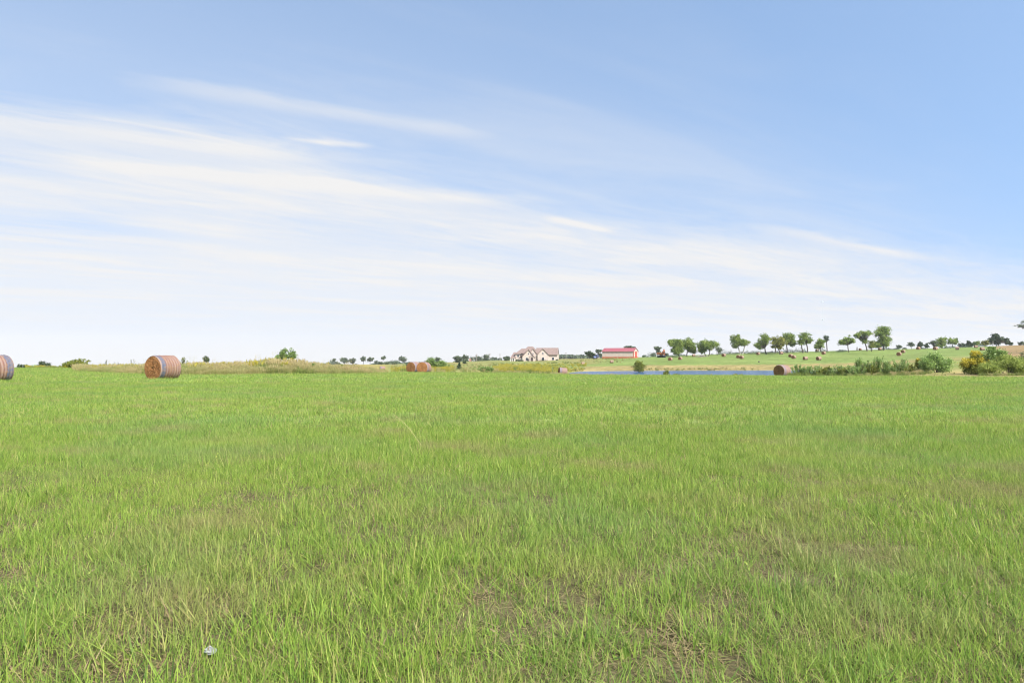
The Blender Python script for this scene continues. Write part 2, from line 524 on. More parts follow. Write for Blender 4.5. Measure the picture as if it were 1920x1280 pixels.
def scatter(name, pts, rz, scl, idx, sources, tilt=.12):
    n = len(pts)
    me = bpy.data.meshes.new(name)
    me.vertices.add(n); me.vertices.foreach_set('co', np.asarray(pts, np.float32).reshape(-1))
    rot = np.stack([rng.normal(0, tilt, n), rng.normal(0, tilt, n), rz], -1)
    me.attributes.new('spin', 'FLOAT_VECTOR', 'POINT').data.foreach_set('vector', rot.reshape(-1).astype(np.float32))
    me.attributes.new('size', 'FLOAT', 'POINT').data.foreach_set('value', np.asarray(scl, np.float32))
    me.attributes.new('pick', 'INT', 'POINT').data.foreach_set('value', np.asarray(idx, np.int32))
    me.update()
    o = bpy.data.objects.new(name, me); C.objects.link(o)
    ng = bpy.data.node_groups.new(name + '_scatter', 'GeometryNodeTree')
    ng.interface.new_socket('Geometry', in_out='INPUT', socket_type='NodeSocketGeometry')
    ng.interface.new_socket('Geometry', in_out='OUTPUT', socket_type='NodeSocketGeometry')
    nd, lk = ng.nodes, ng.links
    gi, go = nd.new('NodeGroupInput'), nd.new('NodeGroupOutput')
    iop = nd.new('GeometryNodeInstanceOnPoints'); iop.inputs['Pick Instance'].default_value = True
    join = nd.new('GeometryNodeGeometryToInstance')
    for s in reversed(sources):
        oi = nd.new('GeometryNodeObjectInfo'); oi.inputs['Object'].default_value = s
        lk.new(oi.outputs['Geometry'], join.inputs[0])
    def attr(nm, ty):
        a = nd.new('GeometryNodeInputNamedAttribute'); a.data_type = ty; a.inputs['Name'].default_value = nm
        return [q for q in a.outputs if q.enabled and q.name == 'Attribute'][0]
    lk.new(gi.outputs[0], iop.inputs['Points']); lk.new(join.outputs[0], iop.inputs['Instance'])
    lk.new(attr('pick', 'INT'), iop.inputs['Instance Index'])
    e2r = nd.new('FunctionNodeEulerToRotation'); lk.new(attr('spin', 'FLOAT_VECTOR'), e2r.inputs[0])
    lk.new(e2r.outputs[0], iop.inputs['Rotation'])
    lk.new(attr('size', 'FLOAT'), iop.inputs['Scale'])
    lk.new(iop.outputs[0], go.inputs[0])
    md = o.modifiers.new('scatter', 'NODES'); md.node_group = ng
    for s in sources:
        if s.name not in [q.name for q in C.objects]: pass
    return o


def fan_points(y0, y1, per_m2, umax=.92, xpad=3.0, g=rng):
    """random points over the visible wedge between depths y0 and y1"""
    w = lambda y: 2 * (umax * y + xpad)
    area = (w(y0) + w(y1)) / 2 * (y1 - y0)
    n = int(area * per_m2)
    y = y0 + (y1 - y0) * g.random(n * 2)
    keep = g.random(n * 2) < w(y) / w(y1)
    y = y[keep][:n]
    x = (g.random(len(y)) - .5) * w(y)
    return x, y


def build_field_grass():
    g = np.random.default_rng(5)
    near = [source('grass_blades', blade_clump(60, .17, .05, .15, .0044, g, 4, 1.0, .17, flat=.7), GRASS) for _ in range(6)]
    tuft = [source('grass_tuft', blade_clump(42, .10, .09, .22, .0050, g, 4, .85, .06), GRASS) for _ in range(4)]
    dead = [source('grass_thatch', blade_clump(44, .16, .08, .2, .005, g, 3, 1.1, .93, flat=.9), GRASS) for _ in range(3)]
    mid = [source('grass_patch', blade_clump(72, .33, .06, .16, .0085, g, 3, .7, .13), GRASS) for _ in range(6)]
    far = [source('grass_sward', blade_clump(64, .55, .08, .16, .017, g, 2, .6, .1), GRASS) for _ in range(5)]
    stems = [source('grass_stems', blade_clump(5, .2, .2, .34, .0035, g, 4, .45, .3, head=.7), GRASS) for _ in range(3)]
    leafy = [source('broadleaf_weed', blade_clump(12, .05, .05, .11, .020, g, 3, 1.3, .05), GRASS) for _ in range(3)]
    src = near + tuft + dead + mid + far + stems + leafy
    P_, S_, I_ = [], [], []
    def add(x, y, base, cnt, s0, s1, keep=None):
        px, Y = uY(x, y)
        k = Y < edge(px) - .2
        if keep is not None: k &= keep
        x, y = x[k], y[k]
        P_.append(np.stack([x, y, ground(x, y)], -1))
        S_.append(g.uniform(s0, s1, len(x))); I_.append(base + g.integers(0, cnt, len(x)))
    x, y = fan_points(1.6, 15, 105, g=g)
    d = fbm(x * 1.1, y * 1.1, 31)
    bare = sstep(.50, .68, d) * (1 - sstep(5, 11, y) * .85)
    add(x, y, 0, 6, .75, 1.2, g.random(len(x)) > bare * .58)
    x, y = fan_points(1.6, 18, 17, g=g)
    add(x, y, 6, 4, .6, 1.45, fbm(x * .8, y * .8, 77) > .47)
    x, y = fan_points(1.6, 13, 38, g=g)
    add(x, y, 10, 3, .8, 1.25, g.random(len(x)) < .45 + .5 * sstep(.48, .62, fbm(x * 1.1, y * 1.1, 31)))
    x, y = fan_points(13, 42, 17, g=g)
    add(x, y, 13, 6, .75, 1.2)
    x, y = fan_points(40, 117, 3.6, g=g)
    add(x, y, 19, 5, .8, 1.2)
    x, y = fan_points(1.8, 22, 1.6, g=g)
    add(x, y, 24, 3, .7, 1.2)
    x, y = fan_points(1.8, 16, 2.2, g=g)
    add(x, y, 27, 3, .6, 1.3, fbm(x * .7, y * .7, 55) > .45)
    P_ = np.vstack(P_); n = len(P_)
    o = scatter('grass', P_, g.uniform(0, 6.283, n) * .0 + g.uniform(0, 6.283, n), np.concatenate(S_), np.concatenate(I_), src)
    tag(o, 'short green regrown hay meadow with straw coloured thatch', 'grass', kind='stuff')


def build_tall_grass():
    g = np.random.default_rng(6)
    dry = [source('dry_tussock', blade_clump(80, .55, .75, 1.15, .022, g, 3, .16, .25, wind=(-.03, 0), head=.7), DRYGRASS) for _ in range(5)]
    grn = [source('green_weed_tussock', blade_clump(70, .5, .7, 1.2, .035, g, 3, .25, .1, wind=(-.03, 0)), WEED) for _ in range(4)]
    yel = [source('goldenrod_stand', blade_clump(60, .5, .8, 1.2, .03, g, 3, .2, .3, wind=(0, 0), head=.5), GOLD) for _ in range(3)]
    tall = [source('tall_stems', blade_clump(7, .4, 1.0, 1.75, .016, g, 4, .16, .35, wind=(-.04, 0), head=.8), DRYGRASS) for _ in range(3)]
    N = 3600
    px = g.uniform(138, 726, N); e = edge(px)
    Y = e + .3 + g.random(N) ** 1.3 * np.interp(px, [138, 300, 560, 700, 726], [20, 16, 16, 14, 8])
    x = (px - 960) / F * Y
    h = np.interp(px, [138, 200, 260, 300, 440, 470, 505, 560, 600, 640, 665, 690, 712, 726], [.55, .6, .7, .8, .8, .88, 1.06, .98, .76, .74, .74, .58, .5, .4])
    front = sstep(0, 5, Y - e)
    s = h * (.55 + .45 * front) * (.66 + .62 * g.random(N) ** 2.6)
    n = fbm(x * .25, Y * .25, 9)
    pick = g.integers(0, 5, N)
    gprob = np.interp(px, [138, 300, 470, 500, 600, 640, 726], [.2, .2, .3, .8, .7, .3, .2]) * 2 * sstep(.35, .7, n)
    pick = np.where(g.random(N) < gprob, 5 + g.integers(0, 4, N), pick)
    yprob = np.interp(px, [138, 230, 270, 300, 500, 540, 560, 726], [.05, .25, .25, .05, .15, .15, .03, .1])
    pick = np.where(g.random(N) < yprob * sstep(2, 8, Y - e), 9 + g.integers(0, 3, N), pick)
    pick = np.where(g.random(N) < .13, 12 + g.integers(0, 3, N), pick)
    o = scatter('tall_grass', np.stack([x, Y, ground(x, Y)], -1), g.uniform(0, 6.283, N), s, pick, dry + grn + yel + tall, .05)
    tag(o, 'band of tall tan seeding grass and weeds along the field edge', 'tall grass', kind='stuff')

    # rough growth of the meadow below the house: goldenrod and coarse grass
    pts, sc, ix = [], [], []
    def band(n, px0, px1, y0, y1, s0, s1, base, cnt, thr=None, seed=0):
        px = g.uniform(px0, px1, n); Y = g.uniform(y0, y1, n); x = (px - 960) / F * Y
        keep = np.ones(n, bool) if thr is None else fbm(x * .12, Y * .08, seed) > thr
        keep &= ground(x, Y) > WATER_Z + .05
        x, Y = x[keep], Y[keep]
        pts.append(np.stack([x, Y, ground(x, Y)], -1)); sc.append(g.uniform(s0, s1, len(x))); ix.append(base + g.integers(0, cnt, len(x)))
    band(750, 925, 1032, 125, 200, .35, .9, 9, 3, .46, 41)
    band(600, 935, 1100, 185, 270, .4, .9, 9, 3, .47, 48)
    band(500, 925, 1030, 118, 200, .4, .9, 5, 4, .46, 42)
    band(500, 925, 1100, 185, 310, .4, .9, 5, 4, .46, 49)
    band(600, 925, 1100, 118, 150, .25, .45, 0, 9, .4, 50)
    band(500, 735, 960, 118, 300, .4, .8, 0, 5, .5, 43)
    band(420, 735, 850, 118, 190, .5, .9, 9, 3, .45, 44)
    band(200, 735, 940, 118, 300, .4, .9, 5, 4, .52, 45)
    band(240, 1085, 1190, 280, 368, .4, .8, 0, 9, .45, 46)
    band(260, 50, 150, 102, 112, .25, .5, 5, 5, .4, 47)
    o = scatter('meadow_growth', np.vstack(pts), g.uniform(0, 6.283, sum(map(len, sc))), np.concatenate(sc), np.concatenate(ix), dry + grn + yel, .05)
    tag(o, 'yellow goldenrod and coarse grass covering the rough meadow slope', 'wild meadow', kind='stuff')

    pts, sc, ix = [], [], []
    band(520, 1478, 1740, 88, 97, .3, .7, 5, 4, .3, 51)
    band(330, 1590, 1745, 80, 92, .2, .5, 3, 6, .4, 52)
    band(40, 1850, 1990, 67, 70, .15, .3, 0, 5)
    band(140, 1835, 1990, 67, 72, .15, .35, 5, 4)
    band(160, 1060, 1480, 122, 131, .3, .5, 0, 7, .5, 53)
    spx = g.uniform(1078, 1570, 420); sY = np.interp(spx, [1040, 1100, 1200, 1400, 1490, 1560, 1640], [205, 214, 224, 229, 231, 233, 240]) + g.uniform(4, 13, 420)
    sx_ = (spx - 960) / F * sY; ok = (ground(sx_, sY) > WATER_Z + .02) & (fbm(sx_ * .09, sY * .0, 91) > .42)
    sx_, sY = sx_[ok], sY[ok]
    pts.append(np.stack([sx_, sY, ground(sx_, sY)], -1)); sc.append(g.uniform(.25, .75, len(sx_))); ix.append(g.integers(0, 9, len(sx_)))
    band(420, 735, 1480, 101, 114, .12, .34, 0, 9, .4, 54)
    band(260, 1480, 1790, 62, 92, .08, .2, 0, 9, .45, 55)
    o = scatter('undergrowth', np.vstack(pts), g.uniform(0, 6.283, sum(map(len, sc))), np.concatenate(sc), np.concatenate(ix), dry + grn, .06)
    tag(o, 'mixed dry and green weeds at the foot of the right hand shrubs', 'weeds', kind='stuff')


build_field_grass()
build_tall_grass()


# ------------------------------------------------------------------ trees and shrubs
def crown_points(boxes, Y, px0, z0, g, dens, leaf, lobe=.3, squash=.8, fill=.55):
    """boxes: crown outlines (px0,px1,py_top,py_bottom); returns leaf centres and the lobe centres, in metres about the base"""
    m = Y / F
    pos, cen = [], []
    for (a, b, t, u) in boxes:
        cx = ((a + b) / 2 - px0) * m; w = (b - a) / 2 * m * 1.08
        zt, zb = zat(t, Y) - z0, zat(u, Y) - z0
        cz, h = (zt + zb) / 2, (zt - zb) / 2 * 1.06
        K = max(8, int(7 + 19 * math.sqrt(w * h) / max(.6, min(w, h) * .9) * 1.2))
        for k in range(K):
            d = g.normal(size=3); d /= np.linalg.norm(d)
            r = g.random() ** fill
            lr = lobe * min(w, h) * g.uniform(.55, 1.5) * 1.1
            c = np.array([cx + d[0] * r * max(w - lr * .55, .1 * w), d[1] * r * max(w - lr, .1 * w) * .85, cz + d[2] * r * max(h - lr * .5, .1 * h)])
            cen.append((c, lr))
            n = int(dens * 4 * math.pi * lr * lr / (leaf * leaf) * 1.0) + 8
            q = g.normal(size=(n, 3)); q /= np.linalg.norm(q, axis=1)[:, None]
            rr = lr * g.random(n) ** .45 * g.uniform(.85, 1.15, n)
            stray = np.where(g.random(n) < .14, g.uniform(1.1, 1.7, n), 1.0)
            pos.append(c + q * (rr * stray)[:, None] * np.array([g.uniform(.85, 1.25), 1, squash * g.uniform(.75, 1.1)]))
    return np.vstack(pos), cen


def tree(name, px, Y, boxes, label, mat, seed, trunks=None, bark=None, leaf=.5, dens=1.0, lobe=.33, group=None, cat='tree', base_py=None, trunk_r=None, fill=.62):
    g = np.random.default_rng(seed)
    m = Y / F
    x = (px - 960) * m
    z0 = g1(x, Y)
    if base_py is not None: z0 = min(z0, zat(base_py, Y))
    o = empty(name, (x, Y, z0))
    tag(o, label, cat, group)
    pos, cen = crown_points(boxes, Y, px, z0, g, dens, leaf, lobe, fill=fill)
    pos = pos[pos[:, 2] > .15]
    V = leaves_at(pos, leaf, g, .7)
    # leaf colour: each bough has its own shade, each spray varies round it
    t = g.normal(.5, .2, len(pos)) + .22 * np.sin(pos[:, 0] * 2.3 / max(1, m * 8) + seed) * np.cos(pos[:, 2] * 1.9 / max(1, m * 8))
    me = quad_mesh('crown', V, np.clip(t, 0, 1), mat)
    co = bpy.data.objects.new('crown', me); C.objects.link(co); co.parent = o
    top = max(zat(b[2], Y) for b in boxes) - z0
    mb = MB()
    tr = trunk_r or max(.10, top * .028)
    trunks = trunks or [(px, sum((b[0] + b[1]) / 2 for b in boxes) / len(boxes))]
    forks = []
    for (pb, pt) in trunks:
        xb = (pb - px) * m; xt = (pt - px) * m
        zc = min(zat(b[3], Y) for b in boxes) - z0
        zf = max(top * .28, min(zc + top * .12, top * .6))
        p0 = np.array([xb, 0, -.3]); p2 = np.array([xb + (xt - xb) * .7, g.normal(0, .1) * top * .1, zf])
        p1 = (p0 + p2) / 2 + np.array([g.normal(0, .02) * top, 0, 0])
        mb.tube([p0, p0 * .9 + p1 * .1 + np.array([0, 0, .2]), p1, p2, p2 + np.array([(xt - xb) * .3, 0, top * .25])], [tr * 1.5, tr * 1.1, tr, tr * .8, tr * .35], 7)
        forks.append(p2)
    for (c, lr) in cen:
        f = min(forks, key=lambda q: np.linalg.norm((q - c)[:2]))
        if c[2] < f[2] * .6: continue
        mid = f * .5 + c * .5 + g.normal(0, .06, 3) * top * .5
        mb.tube([f * .96, mid, c], [tr * .45, tr * .28, tr * .08], 5)
    mb.build('trunk', bark or BARK, o, True)
    return o


def shrub(name, px, Y, boxes, label, mat, seed, leaf=.14, dens=1.0, lobe=.34, group=None, cat='shrub', stems=7, flowers=None, fill=.4, extra=None, base_py=None):
    g = np.random.default_rng(seed)
    m = Y / F
    x = (px - 960) * m
    z0 = g1(x, Y)
    if base_py is not None: z0 = min(z0, zat(base_py, Y))
    o = empty(name, (x, Y, z0))
    tag(o, label, cat, group)
    pos, cen = crown_points(boxes, Y, px, z0, g, dens, leaf, lobe, .9, fill)
    gz = ground(pos[:, 0] + x, pos[:, 1] + Y) - z0
    pos = pos[pos[:, 2] > gz + leaf * .3]
    V = leaves_at(pos, leaf, g, .55, .35)
    me = quad_mesh('foliage', V, np.clip(g.normal(.5, .24, len(pos)), 0, 1), mat)
    co = bpy.data.objects.new('foliage', me); C.objects.link(co); co.parent = o
    if extra:
        bx, mt, nm = extra
        pos2, _ = crown_points(bx, Y, px, z0, g, dens * 1.15, leaf * .8, lobe, .9, .4)
        pos2 = pos2[pos2[:, 2] > leaf]
        f = bpy.data.objects.new(nm, quad_mesh(nm, leaves_at(pos2, leaf * .8, g, .75, .4), g.random(len(pos2)), mt)); C.objects.link(f); f.parent = o
    mb = MB()
    for k in range(stems):
        c, lr = cen[g.integers(0, len(cen))]
        p0 = np.array([c[0] * .02 + g.normal(0, .008), c[1] * .02, 0.0])
        p0[2] = g1(p0[0] + x, p0[1] + Y) - z0 - .05
        mb.tube([p0, p0 * .5 + c * .5 + g.normal(0, .05, 3), c], [leaf * .16, leaf * .11, leaf * .04], 5)
    mb.build('stem', BARK, o, True)
    return o


def leafy_weed(name, px, Y, w_px, top_py, label, mat, seed, group=None, leaf=.2, n_stems=14, tipcol=None):
    """upright stems with pairs of leaves"""
    g = np.random.default_rng(seed)
    m = Y / F
    x = (px - 960) * m
    z0 = g1(x, Y)
    H = zat(top_py, Y) - z0
    o = empty(name, (x, Y, z0)); tag(o, label, 'shrub', group)
    mb = MB(); pos, dirs = [], []
    for k in range(n_stems):
        bx = g.normal(0, .12) * w_px * m; by = g.normal(0, .12) * w_px * m
        tx = bx + g.uniform(-.5, .5) * w_px * m; ty = by + g.normal(0, .25) * w_px * m
        h = H * (1 - .45 * abs(tx) / (w_px * m * .5 + .01) * g.uniform(.4, 1)) * g.uniform(.78, 1.0)
        p0, p1, p2 = np.array([bx, by, -.05]), np.array([bx * .4 + tx * .6, by * .4 + ty * .6, h * .55]), np.array([tx, ty, h])
        mb.tube([p0, p1, p2], [.02, .014, .006], 4)
        nl = int(h / .022)
        for i in range(nl):
            t = .12 + .88 * (i + g.random()) / nl
            q = p0 * (1 - t) ** 2 + 2 * p1 * t * (1 - t) + p2 * t * t
            a = g.uniform(0, 6.283)
            d = np.array([math.cos(a), math.sin(a), g.uniform(.2, 1.1)]); d /= np.linalg.norm(d)
            pos.append(q + d * leaf * .45); dirs.append(d)
    pos, d = np.array(pos), np.array(dirs); n = len(pos)
    e = np.cross(d, np.array([0, 0, 1.0])); e /= np.linalg.norm(e, axis=1)[:, None]; nn = np.cross(d, e)
    L = leaf * g.uniform(.6, 1.25, n)[:, None]; W = L * .42
    V = np.empty((n, 4, 3))
    V[:, 0] = pos - d * L * .5; V[:, 2] = pos + d * L * .5
    V[:, 1] = pos + e * W * .5 + nn * W * .15; V[:, 3] = pos - e * W * .5 + nn * W * .15
    f = bpy.data.objects.new('foliage', quad_mesh('foliage', V, np.clip(g.normal(.5, .26, n), 0, 1), mat)); C.objects.link(f); f.parent = o
    mb.build('stem', BARK, o, True)
    return o


HT = 'trees along the hilltop hay field'
tree('shade_tree', 1274, 352, [(1249, 1281, 633, 655), (1258, 1281, 645, 667), (1264, 1282, 636, 660)], 'dense hilltop tree leaning left, nearest to the orange excavator', LEAF, 101, [(1274, 1268)], lobe=.38, leaf=.6, dens=1.1, group=HT)
tree('shade_tree', 1288, 356, [(1276, 1306, 633, 657), (1291, 1307, 646, 666)], 'dense tree touching the one nearest the excavator, crown drooping low on its right', LEAF, 102, [(1288, 1290)], lobe=.38, leaf=.6, group=HT)
tree('shade_tree', 1325, 352, [(1304, 1346, 634, 658), (1307, 1325, 650, 664)], 'broad round hilltop tree on two dark trunks with a yellowing right edge', LEAF, 103, [(1323, 1318), (1328, 1332)], lobe=.38, leaf=.6, dens=1.1, group=HT)
tree('small_tree', 1344, 354, [(1342, 1355, 651, 663)], 'small thin tree right beside the broad two-trunked hilltop tree', LEAF_GREY, 104, [(1344, 1349)], leaf=.5, dens=.7, group=HT)
tree('shade_tree', 1390, 356, [(1368, 1394, 625.5, 650), (1380, 1406, 633, 649), (1372, 1384, 646, 654)], 'lone hilltop tree on two pale trunks with open space on both sides', LEAF, 105, [(1388, 1382), (1392, 1398)], BARK_PALE, leaf=.55, group=HT)
tree('shade_tree', 1437, 352, [(1420, 1446, 625, 648), (1414, 1434, 639, 656)], 'hilltop tree with a sparse ragged left side, left end of its clump', LEAF, 106, [(1437, 1433)], leaf=.55, dens=.85, group=HT)
tree('shade_tree', 1462, 346, [(1440, 1478, 628, 650), (1446, 1472, 645, 656)], 'yellowish tree in front at the middle of the hilltop clump', LEAF_YELLOW, 107, [(1462, 1456)], leaf=.5, group=HT)
tree('shade_tree', 1477, 364, [(1462, 1492, 623, 646), (1478, 1494, 634, 650), (1448, 1462, 634, 650)], 'dark green tree rising behind the right of the yellowish hilltop tree', LEAF, 108, [(1476, 1474), (1454, 1456)], leaf=.6, group=HT)
tree('shade_tree', 1512, 358, [(1497, 1523, 622, 640), (1494, 1512, 632, 648), (1508, 1525, 633, 645)], 'open airy hilltop tree on two widely spaced trunks', LEAF, 109, [(1506, 1502), (1514, 1511)], leaf=.5, dens=.75, group=HT)
tree('shade_tree', 1540, 358, [(1528, 1550, 634, 654), (1526, 1538, 644, 656)], 'short leafy hilltop tree with foliage reaching close to the ground', LEAF, 110, [(1540, 1538)], leaf=.5, group=HT)
tree('slender_tree', 1550, 372, [(1544, 1555, 626, 642)], 'slender grey-green tree rising behind the short leafy hilltop tree', LEAF_GREY, 111, [(1551, 1549)], leaf=.5, dens=.7, group=HT)
tree('shade_tree', 1591.5, 352, [(1577, 1604, 627, 645), (1571, 1588, 634, 650), (1590, 1606, 633, 643)], 'hilltop tree with gaps in its rounded crown on one thick trunk', LEAF, 112, [(1591.5, 1589)], leaf=.5, dens=.75, group=HT)
tree('shade_tree', 1626, 356, [(1604, 1640, 618, 634), (1601, 1616, 623, 634), (1612, 1630, 632, 646)], 'flat-topped spreading hilltop tree touching the tallest tree', LEAF, 113, [(1626, 1619)], leaf=.5, dens=.7, group=HT)
shrub('tree_sapling', 1634, 350, [(1628, 1641, 637, 655)], 'pale green sapling between the trunks of the two tallest hilltop trees', LEAF_LIME, 114, leaf=.5, group=HT, cat='tree')
tree('shade_tree', 1657, 362, [(1634, 1671, 611, 634), (1646, 1671, 628, 652), (1638, 1652, 640, 653)], 'tallest hilltop tree with a heavy dark crown, last of the row', LEAF, 115, [(1657, 1654)], lobe=.38, leaf=.6, dens=1.15, group=HT)

FT = 'trees beyond the hill crest'
def far_tree(px, Y, boxes, label, mat, seed, **k):
    kw = dict(leaf=.7 * Y / 420, dens=.9, group=FT); kw.update(k)
    return tree(kw.pop('name', 'distant_tree'), px, Y, boxes, label, mat, seed, **kw)
far_tree(1685, 520, [(1680, 1691, 646.5, 654)], 'tiny umbrella-shaped tree just right of the tallest hilltop tree', LEAF_GREY, 201)
far_tree(1700.0, 520, [(1692, 1700, 651.5, 656)], 'low scrubby bush between the umbrella-shaped and the bare-branched trees', LEAF_GREY, 2011)
far_tree(1709, 480, [(1701, 1716, 641, 651)], 'bare-looking thin tree left of the dark conical tree', LEAF_GREY, 202, dens=.45)
far_tree(1725, 470, [(1720, 1731, 639, 653)], 'dark conical tree behind the bale pair on the slope', LEAF_DARK, 203, dens=1.3)
far_tree(1738, 470, [(1733, 1742, 643, 653)], 'short rounded dark tree right of the conical one', LEAF_DARK, 204, dens=1.2)
far_tree(1749, 460, [(1741, 1759, 637.5, 647), (1749, 1758, 644, 652)], 'grey tree with a flat spreading crown left of the oak-like tree', LEAF_GREY, 205, dens=.7)
far_tree(1766, 450, [(1753, 1777, 631, 646), (1757, 1776, 640, 653)], 'wide full tree behind the hay bale at the crest', LEAF, 206)
far_tree(1787, 450, [(1775, 1798, 632, 647)], 'round-headed tree with open sky under its crown', LEAF, 207)
far_tree(1806, 560, [(1796, 1812, 643, 652)], 'low hazy green trees filling the gap left of the dark cedar', LEAF_DARK, 208)
far_tree(1818, 430, [(1811, 1829, 641, 652), (1813, 1820, 638, 646)], 'dark cedar with a pointed top on the crest', LEAF_DARK, 209, dens=1.3, name='cedar_tree')
far_tree(1831, 450, [(1825, 1838, 638, 651)], 'mid-green tree wedged between dark cedar and yellowing tree', LEAF, 210)
far_tree(1847, 430, [(1838, 1857, 636, 650)], 'yellowing tree behind the goldenrod clump', LEAF_YELLOW, 211)
far_tree(1872, 420, [(1856, 1884, 626, 648), (1880, 1892, 630, 648), (1861, 1872, 624.5, 634)], 'large dark bushy tree above the green thicket', LEAF_DARK, 212, dens=1.3)
far_tree(1894, 460, [(1886, 1900, 639, 648)], 'low green tree sloping off right of the large dark tree', LEAF_DARK, 213)
far_tree(1914, 560, [(1905, 1926, 639.5, 648)], 'hazy low tree cut by the right frame edge', LEAF_GREY, 214)
tree('overhanging_tree', 1941, 250, [(1908, 1972, 604, 618), (1918, 1975, 590, 622)], 'grey-leaved bough of a tree reaching in high at the right frame edge', LEAF_GREY, 215, [(1945, 1941)], leaf=.35, dens=.6)
far_tree(1105, 385, [(1095, 1112, 657.5, 666), (1102, 1116, 660, 671)], 'dense round tree beside the blue tractor', LEAF_DARK, 216, leaf=.5, dens=1.2, group=None)
far_tree(1124, 430, [(1114, 1130, 653.5, 662), (1119, 1129, 661, 668)], 'open crooked tree with a pale trunk left of the barn', LEAF_GREY, 217, bark=BARK_PALE, dens=.6, group=None)
far_tree(1180, 420, [(1168, 1193, 648, 656)], 'dark treetop showing over the red barn roof', LEAF_DARK, 218, dens=1.2, group=None)
far_tree(1234, 430, [(1225, 1242, 649, 656), (1229, 1240, 654, 664)], 'grey mushroom-crowned tree behind the orange excavator', LEAF_GREY, 219, group=None)
far_tree(1225, 520, [(1220, 1230, 661, 669)], 'low grey bush left of the orange excavator', LEAF_GREY, 220, group=None)
far_tree(1250, 470, [(1246, 1254, 662, 668)], 'small grey bush right of the orange excavator', LEAF_GREY, 221, group=None)
far_tree(1206, 600, [(1203, 1211, 666, 669)], 'tiny bush on the crest just right of the barn', LEAF_GREY, 222, group=None)

CT = 'scattered trees far beyond the meadow'
def ctree(px, Y, boxes, label, mat, seed, **k):
    kw = dict(leaf=.8 * Y / 500, dens=.85, group=CT); kw.update(k)
    return tree(kw.pop('name', 'distant_tree'), px, Y, boxes, label, mat, seed, **kw)
ctree(627, 620, [(624, 630, 672, 677)], 'tiny dark treetop peeping over tall grass, left of the bluish pair', LEAF_GREY, 301)
ctree(646, 600, [(637, 655, 669, 682)], 'broad bluish tree over the tall grass, left one of two', LEAF_GREY, 302)
ctree(661, 600, [(655, 668, 670, 683)], 'round bluish tree over the tall grass, right one of two', LEAF_GREY, 303)
ctree(681, 620, [(675, 688, 667, 678)], 'open thin tree at the right end of the tall grass', LEAF_GREY, 304, dens=.5)
ctree(694, 620, [(687, 702, 669, 679)], 'umbrella-crowned tree right of the open thin tree', LEAF_GREY, 305, dens=.75)
ctree(705, 680, [(701, 709, 675, 682)], 'wispy sapling between the umbrella-crowned tree and the tall thin one', LEAF_GREY, 306, dens=.35)
ctree(718, 600, [(714, 724, 667, 675)], 'tall thin tree with a small crown above the pale pink bale', LEAF_GREY, 307, dens=.8)
ctree(715, 560, [(709, 721, 678, 684)], 'low dark thicket at the foot of the tall thin tree', LEAF_DARK, 308, dens=1.2)
ctree(726, 580, [(722, 729, 679.5, 684)], 'small round bush right of the tall thin tree', LEAF_DARK, 309)
ctree(741, 560, [(735, 747, 678.5, 684)], 'low dome-shaped bush left of the open-crowned tree', LEAF_DARK, 310, dens=1.2)
ctree(755, 560, [(746, 764, 667.5, 680)], 'open-crowned tree standing left of the hay bale pair', LEAF_GREY, 311, dens=.6)
ctree(822, 500, [(815, 827, 668, 678)], 'bluish treetop behind the light green shrubs by the bale pair', LEAF_GREY, 312)
ctree(859, 420, [(850, 868, 666, 678), (853, 864, 674, 681)], 'left crown of the large double tree on the meadow', LEAF_GREY, 313, leaf=.6, dens=1.1)
ctree(872, 410, [(864, 880, 664, 677)], 'right crown of the large double tree on the meadow', LEAF_GREY, 314, leaf=.6, dens=1.1)
ctree(870, 330, [(867, 875, 674, 684)], 'dark narrow shrub tree right below the double tree', LEAF_DARK, 315, leaf=.5)
ctree(885, 640, [(880, 889, 668, 677)], 'hazy tree just behind the small pink shed', LEAF_GREY, 316)
ctree(898, 640, [(889, 904, 666, 677)], 'broad hazy tree behind the utility poles', LEAF_GREY, 317)
ctree(912, 600, [(906, 918, 664, 675), (907, 914, 672, 678)], 'tall hazy tree between two utility poles', LEAF_GREY, 318)
ctree(923, 680, [(919, 927, 669, 676)], 'small hazy tree right of the tall one, left of three', LEAF_GREY, 319)
ctree(930, 680, [(926, 933, 669.5, 676)], 'small hazy tree, middle of three in a line', LEAF_GREY, 320)
ctree(937, 700, [(932, 942, 671, 676)], 'small flat hazy tree, right of three in a line', LEAF_GREY, 321)
ctree(950, 460, [(943, 957, 667, 678)], 'dark green tree close to the left wing of the house', LEAF_DARK, 322, dens=1.1)

# far wood beyond the house: reads as one mass
def build_wood():
    g = np.random.default_rng(77)
    pos = []
    for px in np.arange(1040, 1150, 1.6):
        Y = g.uniform(900, 980); m = Y / F
        t = g.uniform(664, 667.5)
        x = (px - 960) * m; gz = g1(x, Y); zt = zat(t, Y)
        n = 120
        q = g.normal(size=(n, 3)); q /= np.linalg.norm(q, axis=1)[:, None]
        h = (zt - gz) / 2
        pos.append(np.array([x, Y, gz + h]) + q * np.array([5, 5, h]) * g.random((n, 1)) ** .4)
    pos = np.vstack(pos)
    me = quad_mesh('woodland', leaves_at(pos, 2.2, g, .8), np.clip(g.normal(.5, .2, len(pos)), 0, 1), LEAF_GREY)
    o = bpy.data.objects.new('woodland', me); C.objects.link(o)
    tag(o, 'low bluish wood on the skyline right of the house', 'wood', kind='stuff')


build_wood()


